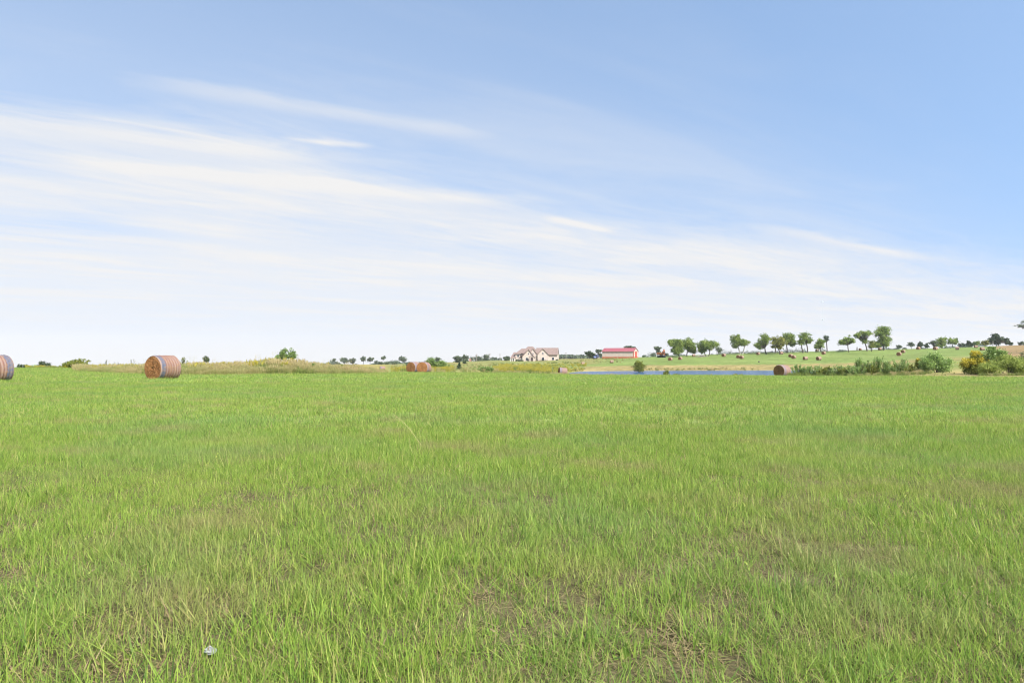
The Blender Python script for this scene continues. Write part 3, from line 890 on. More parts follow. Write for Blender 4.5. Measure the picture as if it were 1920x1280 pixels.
def build_far_brush():
    g = np.random.default_rng(78)
    pos = []
    for px in np.arange(600, 958, .8):
        nv = float(fbm(np.array([px * .045]), np.array([0.3]), 61)[0])
        if nv < .36: continue
        Y = g.uniform(640, 700); m = Y / F; x = (px - 960) * m
        gz = g1(x, Y); h = (nv - .30) * g.uniform(5, 13)
        n = 26
        q = g.normal(size=(n, 3)); q /= np.linalg.norm(q, axis=1)[:, None]
        pos.append(np.array([x, Y, gz + h * .45]) + q * np.array([1.6, 2, h * .55]) * g.random((n, 1)) ** .5)
    pos = np.vstack(pos)
    me = quad_mesh('far_brush', leaves_at(pos, 1.1, g, .8), np.clip(g.normal(.5, .2, len(pos)), 0, 1), LEAF_GREY)
    o = bpy.data.objects.new('far_brush', me); C.objects.link(o)
    tag(o, 'low uneven brush along the far horizon left of the house', 'brush', kind='stuff')


build_far_brush()


def build_crest_brush():
    g = np.random.default_rng(79)
    pos = []
    for px in np.arange(1205, 1850, .7):
        nv = float(fbm(np.array([px * .05]), np.array([1.7]), 63)[0])
        if nv < .44: continue
        Y = float(np.interp(px, [1205, 1400, 1560, 1700, 1850], [395, 372, 368, 385, 420])) + g.uniform(-6, 6)
        x = (px - 960) / F * Y; gz = g1(x, Y); h = (nv - .40) * g.uniform(3, 9)
        q = g.normal(size=(14, 3)); q /= np.linalg.norm(q, axis=1)[:, None]
        pos.append(np.array([x, Y, gz + h * .4]) + q * np.array([.6, .9, h * .6]) * g.random((14, 1)) ** .5)
    pos = np.vstack(pos)
    me = quad_mesh('crest_weeds', leaves_at(pos, .42, g, .6, .5), np.clip(g.normal(.4, .25, len(pos)), 0, 1), LEAF_GREY)
    o = bpy.data.objects.new('crest_weeds', me); C.objects.link(o)
    tag(o, 'low rough weeds growing along the hill crest under the trees', 'weeds', kind='stuff')


build_crest_brush()

# nearer bushes
shrub('shrub', 42, 108, [(30, 55, 682, 691)], 'low grey-green bush right of the cut-off bale', LEAF_DARK, 401, leaf=.16)
shrub('shrub', 66, 110, [(56, 76, 683, 691)], 'low pale bush, second one right of the cut-off bale', LEAF_PALE, 402, leaf=.16)
shrub('shrub', 83, 110, [(70, 94, 677, 691)], 'dark spiky bush with leafy tips left of the yellow-green bush', LEAF_DARK, 403, leaf=.16)
shrub('shrub', 142, 101, [(113, 150, 676, 694), (128, 172, 671, 686)], 'wide yellow-green bush at the left end of the tall grass', LEAF_LIME, 404, leaf=.16, extra=([(118, 140, 682, 692)], YELLOW, 'blossom'))
shrub('tree_sapling', 386, 82, [(380, 392, 667, 682)], 'small dark juniper-like sapling rising from the tall grass', LEAF_DARK, 405, leaf=.12, dens=1.2, cat='tree')
shrub('tree_sapling', 538, 84, [(525, 541, 651.5, 680), (538, 556, 653, 680), (516, 532, 662, 682)], 'two-headed green sapling standing tallest above the tall grass', LEAF_EMERALD, 406, leaf=.17, cat='tree')
leafy_weed('leafy_weed', 342, 80, 22, 667, 'yellow-green leafy weed rising right behind the striped bale', LEAF_LIME, 407, n_stems=8)
leafy_weed('leafy_weed', 251, 82, 10, 666, 'thin tall weed stalks just left of the striped bale', LEAF_DARK, 408, n_stems=3, leaf=.11)
leafy_weed('leafy_weed', 200, 84, 10, 671, 'thin dark weed midway between yellow-green bush and striped bale', LEAF_DARK, 409, n_stems=4, leaf=.11)
leafy_weed('leafy_weed', 222, 84, 14, 675, 'short dark weed just right of the midway weed over tall grass', LEAF_DARK, 412, n_stems=4, leaf=.11)
leafy_weed('leafy_weed', 515, 74, 16, 676, 'broad-leaved green weed clump below the two-headed sapling, left', LEAF_EMERALD, 410, n_stems=12)
leafy_weed('leafy_weed', 590, 70, 30, 681, 'broad-leaved green weed clump at the right foot of the tall grass mound', LEAF_EMERALD, 411, n_stems=16)
leafy_weed('leafy_weed', 548, 72, 26, 680, 'wide leafy green weed in front of the two-headed sapling', LEAF_OLIVE, 413, n_stems=14)
leafy_weed('leafy_weed', 570, 74, 18, 676, 'pale green weed on the mound right of the two-headed sapling', LEAF_LIME, 414, n_stems=10)
leafy_weed('leafy_weed', 495, 76, 20, 676, 'yellow-green weed on the mound left of the two-headed sapling', LEAF_LIME, 415, n_stems=10)
leafy_weed('leafy_weed', 465, 76, 12, 675, 'thin dark weed stalks on the left shoulder of the grass mound', LEAF_DARK, 416, n_stems=4, leaf=.11)
leafy_weed('leafy_weed', 415, 78, 18, 678, 'short dark weed right of the juniper-like sapling', LEAF_DARK, 417, n_stems=6, leaf=.13)
leafy_weed('leafy_weed', 640, 72, 18, 682, 'leafy green weed near the right end of the tall grass', LEAF_OLIVE, 418, n_stems=9)
shrub('shrub', 767, 190, [(759, 775, 678, 690)], 'blue-green bush peeking out behind the left bale of the pair', LEAF_GREY, 420, leaf=.22)
shrub('shrub', 808, 150, [(797, 817, 669, 690)], 'tall light green shrub just behind the hay bale pair', LEAF_EMERALD, 421, leaf=.22)
shrub('shrub', 829, 150, [(812, 844, 676, 693)], 'wide light green shrub to the right of the hay bale pair', LEAF_EMERALD, 422, leaf=.22)
tree('cedar_tree', 861, 170, [(854.5, 867.5, 687.5, 694), (856.5, 865.5, 683.5, 689.5), (859, 863.5, 679, 686)], 'small dark cone-shaped cedar on the meadow', LEAF_DARK, 423, leaf=.2, dens=1.5, lobe=.4)
shrub('shrub', 911, 122, [(896, 920, 686, 699), (912, 929, 688, 699)], 'wide fresh green bush at the edge of the near field', LEAF_EMERALD, 424, leaf=.17)
shrub('shrub', 974, 398, [(966, 982, 673, 682)], 'green bush growing against the left front of the house', LEAF_DARK, 425, leaf=.4)
shrub('shrub', 984, 330, [(982, 986, 680.5, 684)], 'tiny dark bush alone on the lawn below the house', LEAF_DARK, 426, leaf=.25)
shrub('willow_shrub', 1198, 206, [(1185, 1212, 679, 698), (1190, 1206, 675.5, 688)], 'round yellow-green shrub standing in the pond', LEAF_LIME, 427, leaf=.26, dens=1.1, base_py=698.5)
shrub('water_weed', 1248, 172, [(1241, 1256, 694, 705)], 'small weedy tuft at the near pond margin', LEAF_LIME, 428, leaf=.22, base_py=705.5)
shrub('water_weed', 1268, 165, [(1261, 1276, 700, 706)], 'low weedy mat right of the small tuft in the pond', LEAF_LIME, 429, leaf=.22, base_py=706.5)
shrub('water_weed', 1381, 165, [(1372, 1392, 700, 706)], 'low weedy mat in the pond left of the lone bale', LEAF_LIME, 430, leaf=.2, base_py=706.5)

SR = 'leafy shrubs between the pond and the field'
for k, (px, w, top, lab, mt) in enumerate([
        (1495, 18, 682, 'spiky pale shrub directly right of the lone bale by the pond', LEAF_PALE),
        (1513, 22, 686, 'low pale shrub, second to the right of the lone bale', LEAF_PALE),
        (1532, 20, 684, 'pale shrub, third to the right of the lone bale', LEAF_PALE),
        (1551, 22, 687, 'low pale shrub with yellowish leaves, fourth right of the lone bale', LEAF_LIME),
        (1571, 24, 684, 'pale shrub below the short leafy hilltop tree', LEAF_PALE),
        (1592, 18, 682, 'narrow pale shrub left of the first tall shrub in the row', LEAF_PALE),
        (1611, 22, 669, 'tall pale shrub, leftmost of the tall ones in the row', LEAF_PALE),
        (1628, 16, 676, 'mid-height shrub between the two tallest shrubs of the row', LEAF_EMERALD),
        (1645, 24, 666, 'tallest pale shrub of the row, under the tallest hilltop tree', LEAF_PALE),
        (1660, 18, 673, 'pale shrub right beside the tallest shrub of the row', LEAF_PALE),
        (1676, 18, 684, 'low shrub in the dip between tall shrubs', LEAF_LIME),
        (1692, 24, 671, 'bushy pale shrub below the rust-coloured bale pair on the slope', LEAF_PALE),
        (1710, 16, 682, 'low brownish shrub left of the yellow-flowered weed', LEAF_YELLOW)]):
    leafy_weed('leafy_shrub', px, 92 if px < 1600 else 89, w * 1.25, top - 1, lab, mt, 500 + k, SR, n_stems=int(w * 1.3))
for k, (px, w, top, lab, mt) in enumerate([
        (1504, 20, 688, 'low leafy weed filling the gap between the first two pale shrubs', LEAF_EMERALD),
        (1542, 20, 689, 'low leafy weed between the third and fourth pale shrubs', LEAF_LIME),
        (1561, 20, 689, 'low leafy weed between the fourth and fifth pale shrubs', LEAF_EMERALD),
        (1582, 22, 688, 'low leafy weed left of the narrow pale shrub', LEAF_LIME),
        (1602, 22, 684, 'mid-height leafy weed leaning on the leftmost tall shrub', LEAF_PALE),
        (1636, 20, 682, 'mid-height leafy weed left of the tallest shrub of the row', LEAF_LIME),
        (1668, 22, 686, 'low leafy weed in front of the dip in the row', LEAF_EMERALD),
        (1702, 22, 688, 'low leafy weed right of the shrub below the rust-coloured bales', LEAF_LIME)]):
    leafy_weed('leafy_shrub', px, 90 if px < 1600 else 87, w * 1.2, top, lab, mt, 540 + k, SR, n_stems=int(w * 1.2))
shrub('goldenrod_plant', 1721, 87, [(1715, 1728, 671, 692)], 'yellow-flowered weed at the left edge of the big round bush', LEAF_LIME, 520, leaf=.13, extra=([(1715, 1727, 671, 688)], YELLOW, 'blossom'))
shrub('round_bush', 1755, 86, [(1725, 1772, 662, 700), (1748, 1787, 668, 700), (1740, 1765, 658.5, 675)], 'big round pale green bush left of the mown gap', LEAF_PALE, 521, leaf=.17, dens=.95, stems=14)
shrub('goldenrod_plant', 1828, 76, [(1804, 1850, 674, 704), (1815, 1845, 660, 680), (1826, 1858, 682, 706)], 'large bright yellow goldenrod clump right of the mown gap', LEAF_LIME, 522, leaf=.13, stems=12,
      extra=([(1802, 1850, 668, 694), (1818, 1844, 656, 674), (1822, 1862, 664, 684)], YELLOW, 'blossom'))
shrub('thicket_bush', 1860, 73, [(1845, 1888, 650, 682), (1850, 1872, 647.5, 664)], 'glossy fresh green bush behind the goldenrod clump', LEAF_EMERALD, 523, leaf=.15, stems=12)
shrub('thicket_bush', 1890, 71, [(1862, 1925, 664, 705), (1828, 1880, 676, 706), (1885, 1930, 676, 706)], 'olive tangled bush at the front of the right hand thicket', LEAF_OLIVE, 524, leaf=.13, dens=.9, stems=16)
shrub('thicket_bush', 1935, 74, [(1910, 1960, 672, 705)], 'green bush running off the right frame edge', LEAF_OLIVE, 525, leaf=.14, stems=10)
shrub('thicket_bush', 1930, 92, [(1911, 1950, 658, 684)], 'dark bush behind the thicket at the right frame edge', LEAF_DARK, 526, leaf=.15, stems=10)


# ------------------------------------------------------------------ hay bales
def hay_mat(name, c1, c2, c3):
    m, nt, nd, lk = new_mat(name)
    out = nd.new('ShaderNodeOutputMaterial'); b = nd.new('ShaderNodeBsdfPrincipled')
    tc = nd.new('ShaderNodeTexCoord')
    nz = nd.new('ShaderNodeTexNoise'); nz.inputs['Scale'].default_value = 5; nz.inputs['Detail'].default_value = 8; nz.inputs['Roughness'].default_value = .7
    lk.new(tc.outputs['Object'], nz.inputs['Vector'])
    r = ramp(nd, [(.32, c3), (.45, c1), (.68, c2)]); lk.new(nz.outputs['Fac'], r.inputs['Fac'])
    # rolled layers of the bale
    at = nd.new('ShaderNodeAttribute'); at.attribute_name = 'tint'
    mx = nd.new('ShaderNodeMix'); mx.data_type = 'RGBA'; mx.inputs['B'].default_value = (*c3, 1)
    lk.new(at.outputs['Fac'], mx.inputs['Factor']); lk.new(r.outputs['Color'], mx.inputs['A'])
    lk.new(mx.outputs['Result'], b.inputs['Base Color'])
    b.inputs['Roughness'].default_value = .95; b.inputs['Specular IOR Level'].default_value = .1
    bp = nd.new('ShaderNodeBump'); bp.inputs['Strength'].default_value = .9; bp.inputs['Distance'].default_value = .08
    lk.new(nz.outputs['Fac'], bp.inputs['Height']); lk.new(bp.outputs['Normal'], b.inputs['Normal'])
    lk.new(b.outputs['BSDF'], out.inputs['Surface'])
    return m


def wrap_mat(name, stops, vivid=.5):
    """net wrap: bands along the bale's length (x), hay showing through"""
    m, nt, nd, lk = new_mat(name)
    out = nd.new('ShaderNodeOutputMaterial'); b = nd.new('ShaderNodeBsdfPrincipled')
    tc = nd.new('ShaderNodeTexCoord'); sx = nd.new('ShaderNodeSeparateXYZ')
    lk.new(tc.outputs['Object'], sx.inputs[0])
    nz = nd.new('ShaderNodeTexNoise'); nz.inputs['Scale'].default_value = 3.2; nz.inputs['Detail'].default_value = 6
    lk.new(tc.outputs['Object'], nz.inputs['Vector'])
    mr = nd.new('ShaderNodeMapRange'); mr.inputs['From Min'].default_value = -.86; mr.inputs['From Max'].default_value = .86
    ad = nd.new('ShaderNodeMath'); ad.operation = 'MULTIPLY_ADD'; ad.inputs[1].default_value = .10; ad.inputs[2].default_value = -.05
    lk.new(nz.outputs['Fac'], ad.inputs[0])
    a2 = nd.new('ShaderNodeMath'); lk.new(sx.outputs['X'], a2.inputs[0]); lk.new(ad.outputs[0], a2.inputs[1])
    lk.new(a2.outputs[0], mr.inputs['Value'])
    r = ramp(nd, stops); lk.new(mr.outputs['Result'], r.inputs['Fac'])
    nz2 = nd.new('ShaderNodeTexNoise'); nz2.inputs['Scale'].default_value = 7; nz2.inputs['Detail'].default_value = 8
    lk.new(tc.outputs['Object'], nz2.inputs['Vector'])
    mm = nd.new('ShaderNodeMapRange'); mm.inputs['From Min'].default_value = .45; mm.inputs['From Max'].default_value = .75; mm.inputs['To Max'].default_value = vivid
    lk.new(nz2.outputs['Fac'], mm.inputs['Value'])
    mx = nd.new('ShaderNodeMix'); mx.data_type = 'RGBA'; mx.inputs['B'].default_value = (.25, .15, .08, 1)
    lk.new(mm.outputs['Result'], mx.inputs['Factor']); lk.new(r.outputs['Color'], mx.inputs['A'])
    lk.new(mx.outputs['Result'], b.inputs['Base Color'])
    b.inputs['Roughness'].default_value = .75; b.inputs['Specular IOR Level'].default_value = .2
    bp = nd.new('ShaderNodeBump'); bp.inputs['Strength'].default_value = .5; bp.inputs['Distance'].default_value = .05
    lk.new(nz2.outputs['Fac'], bp.inputs['Height']); lk.new(bp.outputs['Normal'], b.inputs['Normal'])
    lk.new(b.outputs['BSDF'], out.inputs['Surface'])
    return m


def stripes(blue, red, white, bw, n=8):
    st = [(0, white), (.045, white), (.06, blue), (bw, blue), (bw + .02, red)]
    w = (1 - bw - .03) / (n * 2)
    p = bw + .04
    for k in range(n):
        st += [(p + w * .5, white), (p + w * 1.5, red)]
        p += 2 * w
    return [s for s in st if s[0] <= 1][:30]


FLAG = wrap_mat('striped_net_wrap', stripes((.09, .095, .13), (.155, .072, .055), (.225, .16, .135), .24, 6), .7)
PINK = wrap_mat('faded_pink_net_wrap', stripes((.16, .135, .16), (.19, .11, .09), (.235, .17, .145), .3, 6), .5)
TAN = wrap_mat('bleached_net_wrap', [(0, (.24, .165, .115)), (.3, (.27, .18, .135)), (.7, (.24, .165, .12)), (1, (.27, .19, .145))], .4)
HAY = hay_mat('hay_orange', (.29, .125, .047), (.41, .21, .09), (.095, .042, .018))
HAY_BROWN = hay_mat('hay_brown', (.25, .115, .05), (.38, .19, .085), (.075, .04, .022))


def bale_meshes(seed, mat, hmat, Rb=.9, L=1.7):
    g = np.random.default_rng(seed)
    n, k = 48, 34
    mb = MB()
    ph = g.uniform(0, 6.28, 6)
    def rad(a, t):
        r = Rb * (1 + .010 * math.sin(3 * a + ph[0]) + .008 * math.sin(5 * a + ph[1]))
        r += .012 * math.sin(t * 30 + ph[2]) * (1.8 if abs(t) < .9 else .2) + .008 * math.sin(t * 19 + a * 2 + ph[3])
        if abs(t) > .93: r -= .045 * (abs(t) - .93) / .07
        return r
    def pt(a, t):
        r = rad(a, t)
        y, z = r * math.cos(a), r * math.sin(a)
        if z < 0: y *= 1 + .05 * (-z / Rb)
        z = max(z, -.93 * Rb + .02 * math.cos(y * 3))
        return (t * L / 2, y * 1.02, z + .93 * Rb)
    V = [[pt(2 * math.pi * i / n, -1 + 2 * j / (k - 1)) for i in range(n)] for j in range(k)]
    mb.v = [p for row in V for p in row]
    for j in range(k - 1):
        for i in range(n):
            i2 = (i + 1) % n
            mb.f.append((j * n + i, j * n + i2, (j + 1) * n + i2, (j + 1) * n + i)); mb.t.append(.5)
    wrap = mb.mesh('net_wrap', mat, True)
    ends = []
    for s in (-1, 1):
        e = MB(); rings = 14
        gg = np.random.default_rng(seed * 7 + s)
        rows = []
        for q in range(rings + 1):
            f = q / rings
            row = []
            for i in range(n):
                a = 2 * math.pi * i / n
                x, y, z = pt(a, s)
                cy, cz = 0.0, .93 * Rb
                spiral = .022 * math.sin(f * 38 + a) + gg.normal(0, .012)
                dome = .03 * (1 - f * f)
                xx = x * .985 + s * (dome + (spiral if q < rings else 0)) - s * (.05 if f < .12 else 0)
                row.append((xx, cy + (y - cy) * f, cz + (z - cz) * f))
            rows.append(row)
        e.v = [p for r_ in rows for p in r_]
        for q in range(rings):
            for i in range(n):
                i2 = (i + 1) % n
                fc = (q * n + i, q * n + i2, (q + 1) * n + i2, (q + 1) * n + i)
                e.f.append(fc if s > 0 else fc[::-1])
                a = 2 * math.pi * i / n
                e.t.append(float(np.clip(.22 + .3 * math.sin(q / rings * 38 + a) + gg.normal(0, .12), 0, .8) * (1 if q > 1 else 1.6)))
        ends.append(e.mesh('hay_end', hmat, True))
    return wrap, ends


SETS = {'flag': bale_meshes(1, FLAG, HAY), 'pink': bale_meshes(2, PINK, HAY), 'pinkb': bale_meshes(5, PINK, HAY_BROWN), 'tan': bale_meshes(3, TAN, HAY), 'tanb': bale_meshes(4, TAN, HAY_BROWN)}
BG = 'round hay bales on the near field'
BH = 'round hay bales on the far slopes'


def bale(px, Y, turn, kind, label, group, scale=1.0, sink=0.03):
    """turn: angle in degrees between the visible end's axis and the direction to the camera, + turns the end to the left; the visible end is -x"""
    x = (px - 960) / F * Y
    a = math.atan2(-Y, -x) - R(turn)          # heading of the visible end
    rz = a + math.pi                          # local -x points along a
    z = min(g1(x + dx, Y + dy) for dx in (-.5, 0, .5) for dy in (-.5, 0, .5))
    o = empty('hay_bale', (x, Y, z - sink), rz)
    o.scale = (scale,) * 3
    # lie along the slope
    gx = (g1(x + .6 * math.cos(a), Y + .6 * math.sin(a)) - g1(x - .6 * math.cos(a), Y - .6 * math.sin(a))) / 1.2
    o.rotation_euler = (0, math.atan(gx), rz)
    tag(o, label, 'hay bale', group)
    wrap, ends = SETS[kind]
    w = bpy.data.objects.new('net_wrap', wrap); C.objects.link(w); w.parent = o
    for e in ends:
        q = bpy.data.objects.new('hay_end', e); C.objects.link(q); q.parent = o
    return o


bale(-14, 44.5, 180 + 62, 'flag', 'hay bale cut off by the left frame edge, blue band toward its right end', BG)
bale(306, 50, 52, 'flag', 'large hay bale in blue and red striped net wrap beside the tall grass', BG)
bale(776.5, 107, 38, 'pink', 'left bale of the touching orange-faced hay bale pair', BG)
bale(795, 105, 20, 'pink', 'right bale of the touching pair, its spiral end facing the camera', BG)
bale(717, 148, 80, 'pink', 'small pale pink bale half hidden at the right end of the tall grass', BG, .62)
bale(1054, 150, 76, 'pinkb', 'faded bale showing its long side at the left tip of the pond', BG)
bale(1466, 99, 33, 'pinkb', 'lone bale with brown end and pale pink wrap by the pond', BG)
for px, by, turn, kind, lab, sc in [
        (1256.7, 676, 25, 'tan', 'small hay bale on the slope right below the orange excavator', 1),
        (1275.5, 674.5, 30, 'tan', 'faint bale below the leaning tree nearest the excavator', .9),
        (1301, 668.5, 75, 'tan', 'pale bale between the left tree pair and the broad two-trunked tree', .9),
        (1357, 668.5, 30, 'tan', 'bale right of the small thin tree on the hilltop', 1),
        (1384.5, 671.5, 20, 'tanb', 'left bale of the two touching ones below the lone two-trunked tree', 1),
        (1390.5, 672.8, 25, 'tanb', 'right bale of the two touching ones below the lone two-trunked tree', 1),
        (1421.5, 665.3, 30, 'tan', 'bale on the crest left of the ragged hilltop tree', .9),
        (1465, 664.3, 60, 'tan', 'pale bale at the foot of the yellowish hilltop tree', .9),
        (1482.5, 669.8, 30, 'tan', 'upper bale of the leaning-in pair below the dark clump tree', 1),
        (1488.2, 672.4, 25, 'tan', 'lower bale of the leaning-in pair below the dark clump tree', 1),
        (1510, 674.7, 55, 'tanb', 'bale with a dark shaded end and pale side below the airy tree', 1),
        (1535, 675.3, 42, 'tanb', 'bale with brown end and pale side below the short leafy tree', 1.05),
        (1544.3, 664.4, 25, 'tan', 'bale directly below the trunk of the short leafy tree', 1),
        (1532, 659.2, 30, 'tan', 'bale on the crest half hidden left of the short leafy tree', .9),
        (1613, 656.8, 30, 'tan', 'bale sunk behind the crest left of the flat-topped tree', .8),
        (1650, 656.2, 50, 'tan', 'pale bale at the foot of the tallest hilltop tree', .9),
        (1685.5, 666.8, 14, 'tan', 'lower bale of the rust-coloured pair on the right slope', 1.1),
        (1693.3, 661.8, 18, 'tan', 'upper bale of the rust-coloured pair on the right slope', 1),
        (1722, 655.4, 35, 'tan', 'bale on the crest in front of the dark conical tree', 1),
        (1754, 656, 30, 'tan', 'round-looking bale on the crest left of the wide full tree', 1.1),
        (1795, 655.7, 90, 'tan', 'pink bale showing only its side under the round-headed tree', 1.05),
        (1830, 652, 65, 'tan', 'small pale bale in front of the dark cedar', .9),
        (1842, 656.8, 60, 'tan', 'pale bale just showing above the goldenrod clump', 1),
        (1093, 684.5, 80, 'tan', 'small pale bale in the goldenrod meadow left of the pond', .8),
        (1147, 680.5, 80, 'tan', 'whitish bale on the slope below the red barn', .85)]:
    Y = hit(px, by, 120)
    bale(px, Y, turn, kind, lab, BH, sc * .9)


# ------------------------------------------------------------------ house
WALL = plain('pale_stone', (.48, .40, .34), .9, .16, 1.2, .2)
ROOF = plain('brown_shingle', (.20, .145, .125), .9, .25, 1.5, .3)
GLASS = plain('dark_glass', (.03, .035, .05), .15, .3, 1, 0, spec=.5)
TRIM = plain('white_trim', (.72, .68, .62), .7, .08)
DARKWOOD = plain('dark_door', (.07, .05, .05), .6, .3)


def build_house():
    Y = 405.0; u = Y / F
    px0, base = 1000.0, 676.6
    o = empty('house', ((px0 - 960) * u, Y, zat(base, Y)), R(-8))
    tag(o, 'large pale stone house with steep brown gabled roofs on the meadow', 'house')
    X = lambda p: (p - px0) * u
    Z = lambda q: (base - q) * u
    FD = -3.0                                           # foundation goes into the slope
    def gable(name_w, px_a, px_b, pxc, eave, apex, y0, y1, roof=True, over=.35):
        """gable end facing the camera at y0, ridge running back to y1"""
        w = MB(); w.prism([(X(px_a), FD), (X(px_b), FD), (X(px_b), Z(eave)), (X(pxc), Z(apex)), (X(px_a), Z(eave))], 1, y0, y1)
        w.build('wall', WALL, o)
        if roof:
            for sx, pe in ((-1, px_a), (1, px_b)):
                r = MB()
                ex, ez, ax, az = X(pe), Z(eave), X(pxc), Z(apex)
                dx, dz = ex - ax, ez - az
                ex2, ez2 = ex + dx * .1, ez + dz * .1
                r.prism([(ax, az + .06), (ax, az + .36), (ex2, ez2 + .36), (ex2, ez2 + .06)], 1, y0 - over, y1 + .1)
                r.build('roof', ROOF, o)
    # right wing: ridge along x
    w = MB(); w.box(((X(1005) + X(1045)) / 2, 6.5, (FD + Z(664.5)) / 2), (X(1045) - X(1005), 9.0, Z(664.5) - FD)); w.build('wall', WALL, o)
    g_ = MB(); g_.prism([(2.01, Z(664.5) + .003), (10.99, Z(664.5) + .003), (6.5, Z(653))], 0, X(1006), X(1044.6)); g_.build('gable_wall', WALL, o)
    r = MB()
    for s in (-1, 1):
        r.prism([(6.5, Z(652.6)), (6.5, Z(652.6) + .3), (6.5 + s * 5.2, Z(665.4) + .3), (6.5 + s * 5.2, Z(665.4))], 0, X(1003.5), X(1045.6))
    r.build('roof', ROOF, o)
    gable('wall', 1008, 1028.5, 1018.2, 664.8, 654.4, -.6, 6.4)
    # main block with hipped roof
    w = MB(); w.box(((X(980) + X(1006)) / 2, 7.5, (FD + Z(662)) / 2), (X(1006) - X(980), 9.5, Z(662) - FD)); w.build('wall', WALL, o)
    hp = MB()
    e = Z(662); t = Z(649)
    A = [(X(976), 2.2, e), (X(1008), 2.2, e), (X(1008), 13, e), (X(976), 13, e)]
    B = [(X(987), 7.0, t), (X(996.5), 7.0, t), (X(996.5), 8.5, t), (X(987), 8.5, t)]
    for i in range(4):
        j = (i + 1) % 4; hp.face([A[i], A[j], B[j], B[i]])
    hp.face(B); hp.face(A[::-1]); hp.build('roof', ROOF, o)
    gable('wall', 993, 1006.5, 999.3, 663.5, 654, .4, 6)
    gable('wall', 980, 1001, 991.6, 668.2, 656, -1.6, 6)
    # low front slope left of the first gable
    lw = MB(); lw.box(((X(973.5) + X(981)) / 2, 3.3, (FD + Z(671)) / 2), (X(981) - X(973.5), 6, Z(671) - FD)); lw.build('wall', WALL, o)
    lr = MB(); lr.prism([(X(973), Z(671) + .05), (X(973), Z(671) + .4), (X(989), Z(656.5)), (X(989), Z(657.8))], 1, -.2, 7.8); lr.build('roof', ROOF, o)
    # left two-storey block
    w = MB(); w.box(((X(964.5) + X(979)) / 2, 7.4, (FD + Z(663)) / 2), (X(979) - X(964.5), 8.5, Z(663) - FD)); w.build('wall', WALL, o)
    hp = MB(); e = Z(663.4); t = Z(653)
    A = [(X(963), 2.6, e), (X(982), 2.6, e), (X(982), 12, e), (X(963), 12, e)]; B = [(X(975), 7.2, t), (X(982), 7.2, t), (X(982), 8, t), (X(975), 8, t)]
    for i in range(4):
        j = (i + 1) % 4; hp.face([A[i], A[j], B[j], B[i]])
    hp.face(A[::-1]); hp.face(B); hp.build('roof', ROOF, o)
    # far left low wing with porch posts
    w = MB(); w.box(((X(956) + X(965)) / 2, 7.0, (FD + Z(671)) / 2), (X(965) - X(956), 7.5, Z(671) - FD)); w.build('wall', WALL, o)
    hp = MB(); e = Z(671.2); t = Z(660)
    A = [(X(954.8), 2.0, e), (X(966), 2.0, e), (X(966), 11.5, e), (X(954.8), 11.5, e)]; B = [(X(960), 7.0, t), (X(966), 7.0, t), (X(966), 8, t), (X(960), 8, t)]
    for i in range(4):
        j = (i + 1) % 4; hp.face([A[i], A[j], B[j], B[i]])
    hp.face(A[::-1]); hp.face(B); hp.build('roof', ROOF, o)
    for p in (956.5, 960.5, 964.2):
        c = MB(); c.tube([(X(p), 1.2, FD), (X(p), 1.2, Z(671.5))], [.22, .22], 8); c.build('porch_post', TRIM, o)
    d = MB(); d.box((X(960.3), 1.9, Z(678)), (X(966) - X(954.8), 2.4, .25)); d.build('deck', DARKWOOD, o)
    # arched porch
    pr = MB(); c = X(998.4)
    prof = [(c - 1.5, -.2), (c - 1.5, 1.9)] + [(c - 1.5 * math.cos(a), 1.9 + .9 * math.sin(a)) for a in np.linspace(.2, math.pi - .2, 9)] + [(c + 1.5, 1.9), (c + 1.5, -.2)]
    pr.prism(prof, 1, -3.0, -1.62); pr.build('porch', WALL, o)
    dr = MB(); dr.prism([(c - .75, 0), (c - .75, 1.7)] + [(c - .75 * math.cos(a), 1.7 + .5 * math.sin(a)) for a in np.linspace(.2, math.pi - .2, 7)] + [(c + .75, 1.7), (c + .75, 0)], 1, -3.06, -2.9)
    dr.build('door', DARKWOOD, o)
    rf = MB(); pa = [(c - 1.75 * math.cos(a), 1.95 + 1.05 * math.sin(a)) for a in np.linspace(0, math.pi, 11)]
    pb = [(c - 1.55 * math.cos(a), 1.95 + .92 * math.sin(a)) for a in np.linspace(math.pi, 0, 11)]
    rf.prism(pa + pb, 1, -3.25, -1.6); rf.build('porch_roof', ROOF, o)
    # windows: narrow ones in the gables, arched ones below
    def win(p, q, w, h, y, arch=False):
        fr = MB(); cx, cz = X(p), Z(q)
        def shape(k):
            ww, hh = w / 2 + k, h / 2 + k
            if not arch: return [(cx - ww, cz - hh), (cx + ww, cz - hh), (cx + ww, cz + hh), (cx - ww, cz + hh)]
            return [(cx - ww, cz - hh), (cx + ww, cz - hh)] + [(cx + ww * math.cos(a), cz + hh * .4 + hh * .6 * math.sin(a)) for a in np.linspace(0, math.pi, 9)]
        fr.prism(shape(.14), 1, y - .08, y + .05)
        f = fr.build('window', TRIM, o)
        gl = MB(); gl.prism(shape(0), 1, y - .12, y - .02); gl.build('pane', GLASS, f)
    win(991.5, 663, .6, 1.0, -1.6); win(999.4, 663, .6, 1.0, .4); win(1018.3, 662.5, .7, 1.2, -.6)
    win(988.5, 672.7, 1.3, 1.7, -1.6, True); win(1018.5, 672.5, 1.5, 1.8, -.6, True); win(1036.5, 672.2, 1.4, 1.6, 2.0, True)
    win(1007.2, 667, .8, 1.1, 2.0); win(970, 667, 1.0, 1.3, 3.15); win(975.5, 667, .9, 1.3, 3.15); win(960.5, 674.5, 1.2, 1.5, 3.25)
    return o


